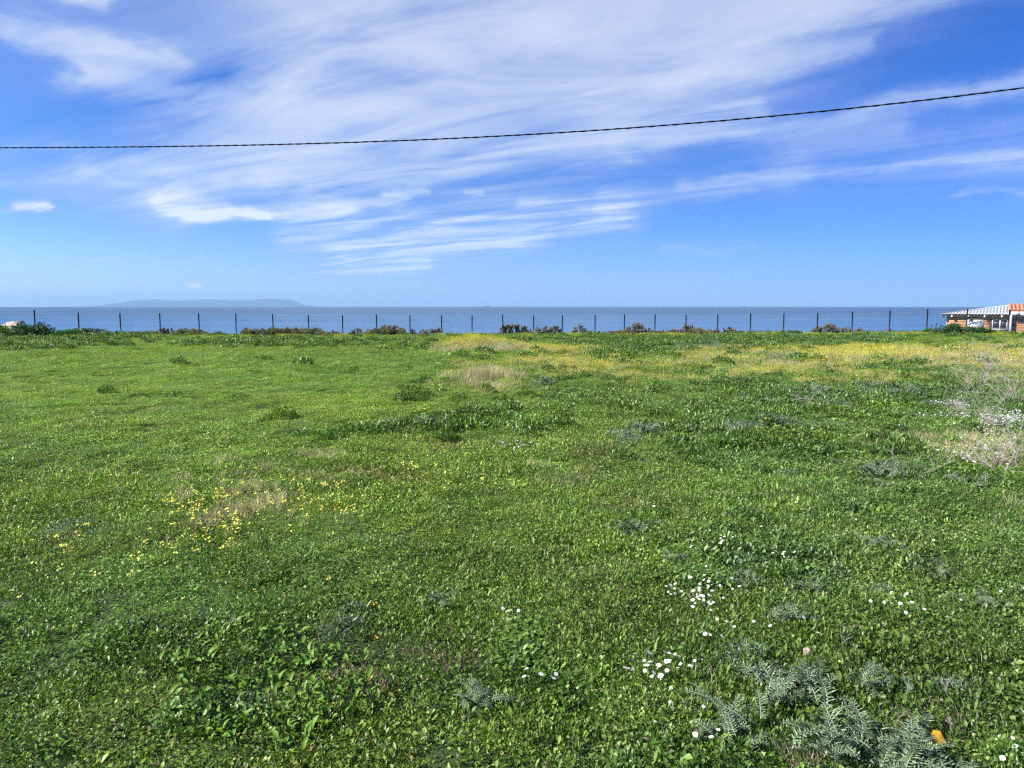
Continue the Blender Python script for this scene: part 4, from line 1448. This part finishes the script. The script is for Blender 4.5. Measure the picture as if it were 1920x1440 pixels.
for k, (px, wp, hp, lab) in enumerate(PEARS):
    u = (px - 960) / FPX
    Yd = 72.56 / (1 - .30 * u) if u < .065 else 75.3 / (1 + .27 * u)
    Yd += .5
    m_ = pear_mesh(1400 + k, wp / FPX * Yd * 1.15, (hp + 2) / FPX * Yd)
    o = link(bpy.data.objects.new('prickly_pear', m_))
    o.location = (u * Yd, Yd, float(H(u * Yd, Yd)))
    tag(o, lab, 'cactus', 'prickly pears along the fence')

# ------------------------------------------------------------------ fence
post_m = mat('dark_painted_steel', (0.018, 0.022, 0.028), .5, .4, vary=.3, scale=4)
wire_m = mat('galvanised_wire', (0.42, 0.45, 0.47), .6, .4, .1)
PXS = [-100, -14, 68, 150, 228, 302, 375, 443.5, 513, 580, 643, 707, 769, 828, 885, 942.5, 1000, 1054, 1115, 1170, 1227, 1285, 1344.5, 1406, 1467.5, 1530.5, 1596, 1665.5, 1735.5, 1810, 1889, 1972, 2060]
TOP = [583, 583, 582, 586.5, 588.5, 588, 588, 588, 589, 591, 591, 589.5, 591, 592, 592, 590, 592, 591.5, 591, 589.5, 590, 590.5, 590, 588, 587.5, 587.5, 585, 582.5, 580, 580, 581, 578, 576]
fence = empty('fence', (4.8, 74, float(H(4.8, 74))))
tag(fence, 'long dark wire mesh fence with thin steel posts along the cliff edge', 'fence')
fo = Vector(fence.location)
tops = []
for k, (px, ty) in enumerate(zip(PXS, TOP)):
    u = (px - 960) / FPX
    Yd = 72.56 / (1 - .30 * u) if u < .065 else 75.3 / (1 + .27 * u)
    Xd = u * Yd
    zb, zt = float(H(Xd, Yd)), zy(ty, Yd)
    mb = MB()
    lx = random.uniform(-.03, .03)
    mb.tube([(0, 0, -.3), (lx, 0, zt - zb)], .052, 8, 0)
    mb.tube([(lx, 0, zt - zb), (lx, 0, zt - zb + .03)], .062, 8, 0)
    o = mb.obj('post', post_m, fence)
    o.location = Vector((Xd, Yd, zb)) - fo
    tops.append((Vector((Xd, Yd + .045, zb)), zt - zb, lx))
for k in range(len(tops) - 1):
    (a, ha, la), (b, hb, lb) = tops[k], tops[k + 1]
    hm_ = min(ha, hb) - .12
    mb = MB()
    for f in (0.0, .25, .5, .75, 1.0):
        z = .08 + (hm_ - .08) * f
        mid = (a + b) / 2 + Vector((0, 0, z - .01))
        mb.tube([a + Vector((0, 0, z)) - fo, mid - fo, b + Vector((0, 0, z)) - fo], .0055, 3, 0, False)
    o = mb.obj('wire', wire_m, fence)
# the fine mesh between the posts
mb = MB()
for k in range(len(tops) - 1):
    (a, ha, la), (b, hb, lb) = tops[k], tops[k + 1]
    hm_ = min(ha, hb) - .12
    nv = int((b - a).length / .10)
    for i in range(1, nv):
        p0 = a.lerp(b, i / nv) - fo
        p0.y += .006
        mb.tube([p0 + Vector((0, 0, .05)), p0 + Vector((0, 0, hm_))], .0016, 3, 0, False)
    for j in range(1, 12):
        z = .08 + (hm_ - .08) * j / 12
        mb.tube([a - fo + Vector((0, .012, z)), b - fo + Vector((0, .012, z))], .0016, 3, 0, False)
tag(mb.obj('wire_mesh', wire_m, fence), kind='stuff')

# a few old stakes left of the hut
for (px, ty, lab) in [(1738, 612, 'short dark stake, lowest of the four left of the hut'), (1742.5, 614, 'short dark stake half hidden by the bush left of the hut'),
                      (1745, 608, 'dark stake in the middle of the group left of the hut'), (1753, 604, 'tallest of the short dark stakes left of the hut')]:
    Yd = 66.5
    mb = MB()
    zb = float(H(ux(px, Yd), Yd))
    mb.tube([(0, 0, -.2), (.01, 0, (zy(ty, Yd) - zb) * .6), (.02, 0, zy(ty, Yd) - zb)], [.035, .032, .025], 6, 0)
    o = mb.obj('stake', post_m)
    o.location = (ux(px, Yd), Yd, zb)
    tag(o, lab, 'stake', 'stakes left of the hut')

# ------------------------------------------------------------------ beach hut
# the hut is built in its own frame: x along the front, y into the building, facing the meadow
HD = 82.0
HA = math.atan2(1830 - 960, FPX)


def hx(px, d=0.0):
    return (HD + d) * math.tan(math.atan2(px - 960, FPX) - HA)


def hzz(py, px=1830, d=0.0):
    a_ = math.atan2(px - 960, FPX)
    return zy(py, (HD + d) / math.cos(a_ - HA) * math.cos(a_)) - HZ0


hut_x, hut_y = HD * math.sin(HA), HD * math.cos(HA)
HZ0 = float(H(hut_x, hut_y))
HY = 0.0
hut = empty('beach_hut', (hut_x, hut_y, HZ0), -HA)
tag(hut, 'low wooden beach bar with corrugated roof and tiled right section behind the fence', 'hut')
ho = Vector((0, 0, 0))
wood = [mat('red_brown_boards', (0.56, 0.27, 0.13), .75, .2, vary=.35, scale=3, stretch=(1, 1, 8)), mat('brown_boards', (0.40, 0.21, 0.13), .75, .2, vary=.35, scale=3, stretch=(1, 1, 8)),
        mat('faded_boards', (0.62, 0.34, 0.19), .8, .2, vary=.3, scale=3, stretch=(1, 1, 8))]
whitem = mat('white_painted_wood', (0.55, 0.54, 0.52), .55, .3, vary=.12, scale=4)
darkw = mat('dark_wood', (0.07, 0.05, 0.04), .8, .2, vary=.3)
tin = mat('weathered_tin', (0.44, 0.46, 0.47), .6, .4, .0, vary=.25, scale=2.5)
terra = [mat('terracotta_tile', (0.46, 0.18, 0.10), .8, .2, vary=.25, scale=5), mat('faded_tile', (0.54, 0.26, 0.16), .8, .2, vary=.25, scale=5)]
glassm = mat('dark_window_glass', (0.02, 0.03, 0.04), .08, .8)


def part(mb, name, m_, parent=None, smooth=False):
    return mb.obj(name, m_, parent or hut, smooth)


def hb(x0, x1, y0, y1, z0, z1, name, m_, parent=None):
    mb = MB()
    mb.box(x0, x1, y0, y1, z0, z1)
    return part(mb, name, m_, parent)


zb_, ze = hzz(631), hzz(589.5)
xl, xr = hx(1774), hx(1889)
wall = hb(xl + .02, xr, HY + .05, HY + 5, zb_, ze - .02, 'wall', darkw)
wx0, wx1, wz0, wz1 = hx(1857.5), hx(1886.5), hzz(616), hzz(598)
nb = 14
bh = (ze - .10 - zb_) / nb
for i in range(nb):
    z0, z1 = zb_ + i * bh, zb_ + (i + 1) * bh - .018
    seam = xl + 2.2
    spans = [(xl, seam), (seam + .012, wx0 - .01), (wx1 + .01, xr)] if (z1 > wz0 and z0 < wz1) else [(xl, seam), (seam + .012, xr)]
    for (a, b) in spans:
        if b - a > .05:
            hb(a, b, HY + random.uniform(-.004, .004), HY + .048, z0, z1, 'board', random.choice((wood[0], wood[2], wood[0])))
hb(xl - .09, xl - .005, HY - .03, HY + .06, zb_, ze - .1, 'corner_post', wood[2])
for px in (1766, 1782, 1812, 1843, 1875):
    hb(hx(px) - .07, hx(px) + .07, HY - .52, HY + .3, ze - .27, ze - .05, 'rafter', whitem if px != 1766 else darkw)
hb(xl - .5, xr, HY - .46, HY - .38, ze - .12, ze - .045, 'eave_beam', darkw)
# corrugated roof, its upper line rising to the right
A = Vector((hx(1760, -.55), HY - .55, hzz(587.8, 1760, -.55)))
B = Vector((hx(1889, -.55), HY - .55, hzz(588.6, 1889, -.55)))
C_ = Vector((hx(1889, 4.5), 4.5, hzz(573.0, 1889, 4.5)))
roof = MB()
ns, nt_ = 168, 5
Vr = []
for i in range(ns + 1):
    s_ = i / ns
    e = A.lerp(B, s_)
    tmax = max(s_, .02)
    rib = .035 * math.cos(i * 2 * math.pi / 8)
    for j in range(nt_ + 1):
        t = j / nt_ * tmax
        Vr.append(Vector((e.x + (C_.x - B.x) * t, e.y + (C_.y - B.y) * t, e.z + (C_.z - B.z) * t + rib)))
Fr = [(i * (nt_ + 1) + j, (i + 1) * (nt_ + 1) + j, (i + 1) * (nt_ + 1) + j + 1, i * (nt_ + 1) + j + 1) for i in range(ns) for j in range(nt_)]
off = len(Vr)
Vr += [v - Vector((0, 0, .035)) for v in Vr]
Fr += [tuple(off + q for q in reversed(f)) for f in Fr]
Fr += [(i * (nt_ + 1), i * (nt_ + 1) + off, (i + 1) * (nt_ + 1) + off, (i + 1) * (nt_ + 1)) for i in range(ns)]
roof.add(Vr, Fr)
part(roof, 'metal_roof', tin)
side_ = MB()
q1, q2 = Vector((A.x + 1.2, 5.2, A.z - .25)), Vector((C_.x, 5.2, C_.z - .3))
side_.add([A - Vector((0, 0, .06)), C_ - Vector((0, 0, .06)), q2, q1], [(0, 1, 2, 3)])
part(side_, 'roof_side', tin)
cap = MB()
cap.tube([A + Vector((0, 0, .02)), C_ + Vector((0, 0, .03))], .045, 6)
part(cap, 'roof_ridge', whitem)
# window
win = hb(wx0, wx1, HY - .03, HY + .03, wz1 - .07, wz1, 'window', whitem)
wz0f = wz0
for (a, b, c, d) in [(wx0, wx0 + .08, wz0, wz1 - .071), (wx1 - .08, wx1, wz0, wz1 - .071), (hx(1872.5) - .05, hx(1872.5) + .05, wz0, wz1 - .071)]:
    hb(a, b, HY - .031, HY + .031, c, d, 'window_frame', whitem, win)
hb(wx0 - .06, wx1 + .02, HY - .09, HY - .033, wz0 - .07, wz0 + .02, 'window_sill', whitem, win)
for (a, b) in ((wx0 + .081, hx(1872.5) - .051), (hx(1872.5) + .051, wx1 - .081)):
    hb(a, b, HY + .0, HY + .01, wz0 + .021, wz1 - .072, 'pane', glassm, win)
hb(wx0 - .18, wx0 - .01, HY - .02, HY + .01, wz0 - .05, wz1, 'shutter', darkw)
# column and the pipes below the window
hb(hx(1889.5), hx(1893.5), HY - .55, HY - .35, zb_, ze - .02, 'column', whitem)
mb = MB()
mb.tube([(hx(1872), -.05, zb_), (hx(1872), -.05, wz0 - .1)], .05, 8)
part(mb, 'pipe', darkw)
# tiled right section
tx0, tx1 = hx(1893), hx(2060)
TY = HY - .3
hb(tx0 + .25, tx1 - .1, TY + .35, TY + 6, zb_, hzz(591) - .02, 'wall', darkw)
for i in range(13):
    zt_ = hzz(591)
    z0 = zb_ + i * (zt_ - zb_) / 13
    hb(tx0 + .2, tx1, TY + .3, TY + .348, z0, z0 + (zt_ - zb_) / 13 - .014, 'board', wood[1])
fz0, fz1 = hzz(590.5), hzz(584)
for (a, b) in ((1891, 1908), (1908.4, 1960), (1960.4, 2064)):
    hb(hx(a), hx(b), TY - .5, TY - .42, fz0, fz1, 'fascia', whitem)
hb(tx0, tx1, TY - .41, TY + .4, hzz(590) , hzz(589), 'soffit', darkw)
tile = MB()
for k in range(9):
    t0, t1 = math.pi * k / 9, math.pi * (k + 1) / 9
tV, tF = [], []
K = 7
TW_, TL = .105, .46
for j, (yy, zz, rr0) in enumerate([(0, 0, 1.0), (TL, .0, .82)]):
    for k in range(K + 1):
        t = math.pi * k / K
        tV.append((-math.cos(t) * TW_ * rr0, yy, math.sin(t) * TW_ * rr0 * .9))
for j, (yy, rr0) in enumerate([(0, .84), (TL, .68)]):
    for k in range(K + 1):
        t = math.pi * k / K
        tV.append((-math.cos(t) * TW_ * rr0, yy, math.sin(t) * TW_ * rr0 * .9 - .004))
for k in range(K):
    tF.append((k, k + 1, K + 1 + k + 1, K + 1 + k))
    tF.append((2 * K + 2 + k, 3 * K + 3 + k, 3 * K + 3 + k + 1, 2 * K + 2 + k + 1))
    tF.append((k, 2 * K + 2 + k, 2 * K + 2 + k + 1, k + 1))
tmesh = [np_mesh('roof_tile', np.array(tV, float), tF, [t_], smooth=False) for t_ in terra]
slope = math.atan2(hzz(570.3, 1905, TY + 3.2) - hzz(583), 3.75)
ncol = int((tx1 - tx0) / .30)
hb(tx0, tx1, TY - .5, TY - .3, fz1 + .002, fz1 + .06, 'tile_batten', terra[1])
for c in range(ncol):
    for q in range(9):
        o = link(bpy.data.objects.new('roof_tile', tmesh[1 if random.random() < .35 else 0]), hut)
        yq = -.55 + q * .40
        o.location = Vector((tx0 - .1 + c * .30, TY + yq, fz1 + .06 + (yq + .55) * math.tan(slope) + .012)) - ho
        o.rotation_euler = (slope + .02, 0, random.uniform(-.02, .02))
mb = MB()
y2 = 3.2
mb.add([Vector((tx0 - .2, TY - .5, fz1 + .05)) - ho, Vector((tx1, TY - .5, fz1 + .05)) - ho, Vector((tx1, TY + y2, fz1 + .05 + (y2 + .5) * math.tan(slope))) - ho,
        Vector((tx0 - .2, TY + y2, fz1 + .05 + (y2 + .5) * math.tan(slope))) - ho], [(0, 1, 2, 3)])
part(mb, 'tile_bed', terra[0])

# the sign on the wall, a flat painted board
sx0, sx1, sz0, sz1 = hx(1810.5), hx(1841.5), hzz(619), hzz(596.5)
sign = hb(sx0, sx1, HY - .06, HY - .02, sz0, sz1, 'sign_board', whitem, None)
sign.parent = None
sc_x, cA, sA = (sx0 + sx1) / 2, math.cos(HA), math.sin(HA)
sgn = empty('wall_sign', (hut_x + sc_x * cA - .04 * sA, hut_y - sc_x * sA - .04 * cA, HZ0 + sz0), -HA)
tag(sgn, 'white wall sign lettered Sunset in blue script under a yellow sun', 'sign')
sign.parent = sgn
sign.location = Vector((-sc_x, .04, -sz0))
paint = {k: mat(k, c, .5, .3) for k, c in {'blue_lettering': (0.004, 0.06, 0.26), 'teal_lettering': (0.03, 0.30, 0.36), 'yellow_paint': (0.85, 0.62, 0.03), 'green_paint': (0.16, 0.30, 0.08)}.items()}


def text(body, size, x, z, m_, dy, shear=.35, name='lettering'):
    cu = bpy.data.curves.new(name, 'FONT')
    cu.body = body
    cu.size = size
    cu.shear = shear
    cu.extrude = .004
    cu.offset = .016
    cu.materials.append(m_)
    o = bpy.data.objects.new(name, cu)
    sc.collection.objects.link(o)
    o.parent = sgn
    o.rotation_euler = (R(90), R(-4), 0)
    o.location = (x - sc_x, dy, z - sz0)
    bpy.context.view_layer.update()
    me = bpy.data.meshes.new_from_object(o)
    me.materials.clear()
    me.materials.append(m_)
    q = bpy.data.objects.new(name, me)
    q.rotation_euler, q.location = o.rotation_euler, o.location
    bpy.data.objects.remove(o)
    return link(q, sgn)


sw = sx1 - sx0
text('S', .60, sx0 + .04, sz1 - .62, paint['blue_lettering'], -.034, .3)
text('unset', .36, sx0 + .34, sz1 - .50, paint['blue_lettering'], -.034, .35)
mb = MB()
mb.add([(0, 0, 0)] + [(math.cos(a) * .22, 0, math.sin(a) * .13) for a in [i * math.pi / 10 for i in range(11)]], [(0, i + 2, i + 1) for i in range(10)])
o = mb.obj('sun_emblem', paint['yellow_paint'], sgn)
o.location = (.05, -.024, sz1 - .22 - sz0)
mb = MB()
mb.add([(-.10, 0, 0), (.02, 0, 0), (.0, 0, .12), (-.09, 0, .14)], [(0, 1, 2, 3)])
o = mb.obj('palm_emblem', paint['green_paint'], sgn)
o.location = (-.12, -.026, sz1 - .17 - sz0)
mb = MB()
mb.box(-.36, .40, 0, .004, 0, .03)
o = mb.obj('underline', paint['teal_lettering'], sgn)
o.location = (.12, -.028, sz1 - .555 - sz0)
o.rotation_euler = (0, R(-4), 0)

# ------------------------------------------------------------------ overhead cable
cab_m = mat('black_cable', (0.006, 0.006, 0.007), 1.0, .0)
cpx = [(0, 277), (320, 275.5), (640, 268), (960, 253), (1280, 231), (1600, 203), (1920, 159)]
uu = np.array([(p_[0] - 960) / FPX for p_ in cpx])
# straight in plan: from left far to right near
P0, P1 = Vector((-.6657 * 14.2, 14.2, 0)), Vector((.6657 * 10.2, 10.2, 0))
sl = (P1.y - P0.y) / (P1.x - P0.x)
ys_ = (P0.y - sl * P0.x) / (1 - sl * uu)
xs_ = uu * ys_
zs_ = []
for (px, py), X_, Y_ in zip(cpx, xs_, ys_):
    b = (720 - py) / FPX
    zs_.append(EYE + Y_ * (-SP + b * CP) / (CP + b * SP))
co = np.polyfit(xs_, zs_, 3)
co2 = np.polyfit(xs_, zs_, 2)
cable = empty('overhead_cable', (0, float(P0.y - sl * P0.x), float(np.polyval(co, 0))))
tag(cable, 'black twisted overhead cable crossing the sky and rising to the right', 'cable')
cl = Vector(cable.location)
NPT = 2600
xs2 = np.linspace(-22, 19, NPT)
for st in range(2):
    mb = MB()
    pts = []
    for X_ in xs2:
        z = np.polyval(co, np.clip(X_, -9.6, 6.9))
        if X_ < -9.6: z += np.polyval(np.polyder(co), -9.6) * (X_ + 9.6) + .004 * (X_ + 9.6) ** 2
        if X_ > 6.9: z += np.polyval(np.polyder(co), 6.9) * (X_ - 6.9) + .004 * (X_ - 6.9) ** 2
        ph = X_ * 2 * math.pi / .32 + st * math.pi
        pts.append(Vector((X_, P0.y + sl * (X_ - P0.x) + (.0022, .0085)[st] * math.cos(ph), z + (.0022, .0085)[st] * math.sin(ph))) - cl)
    mb.tube(pts, (.0086, .0048)[st], 5, 0)
    mb.obj('strand', cab_m, cable, True)

# ------------------------------------------------------------------ ships on the horizon
ship_m = [mat('ship_hull_paint', (0.10, 0.10, 0.13), .6), mat('ship_white_paint', (0.55, 0.55, 0.55), .6), mat('ship_deck_cargo', (0.25, 0.17, 0.14), .7)]


def ship(px, D_, L, lab, heading=0.0):
    X_ = ux(px, D_)
    root = empty('cargo_ship', (X_, D_, SEA - D_ * D_ / (2 * RE)), heading)
    tag(root, lab, 'ship', 'ships on the horizon')
    b_, h_ = L * .13, L * .07
    mb = MB()
    sec = [(-.5, .8, 0), (-.46, 1, -.1), (.36, 1, -.1), (.47, .55, 0), (.53, .04, .2)]
    V, Fs = [], []
    for (t, w, e) in sec:
        V += [(t * L, -b_ / 2 * w, h_ * (1 + e * .6)), (t * L, b_ / 2 * w, h_ * (1 + e * .6)), (t * L * .96, b_ / 2 * w * .8, -h_ * .3), (t * L * .96, -b_ / 2 * w * .8, -h_ * .3)]
    for i in range(len(sec) - 1):
        for k in range(4):
            Fs.append((i * 4 + k, i * 4 + (k + 1) % 4, i * 4 + 4 + (k + 1) % 4, i * 4 + 4 + k))
    Fs += [(3, 2, 1, 0), (16, 17, 18, 19)]
    mb.add(V, Fs)
    mb.obj('hull', ship_m[0], root)
    mb = MB()
    mb.box(-.44 * L, -.32 * L, -b_ * .4, b_ * .4, h_, h_ * 2.4)
    mb.box(-.43 * L, -.34 * L, -b_ * .5, b_ * .5, h_ * 2.41, h_ * 2.8)
    mb.box(-.42 * L, -.38 * L, -b_ * .12, b_ * .12, h_ * 2.81, h_ * 3.4)
    mb.obj('superstructure', ship_m[1], root)
    mb = MB()
    for i in range(6):
        x0 = -.28 * L + i * .115 * L
        mb.box(x0, x0 + .1 * L, -b_ * .38, b_ * .38, h_ * 1.01, h_ * (1.35 + .35 * ((i * 7) % 3) / 2))
    mb.obj('cargo', ship_m[2], root)


ship(912, 9500, 88, 'cargo ship on the horizon nearest the centre, the clearest of the ships')
ship(741, 11000, 46, 'tiny faint ship on the horizon left of the centre ship')
ship(1393, 10500, 70, 'faint ship on the horizon far to the right', math.pi)
ship(566, 10800, 90, 'low ship on the horizon at the right tip of the far coast')
print('tri estimate', sum(len(o.data.polygons) for o in sc.objects if o.type == 'MESH'), 'objects', len(sc.objects))
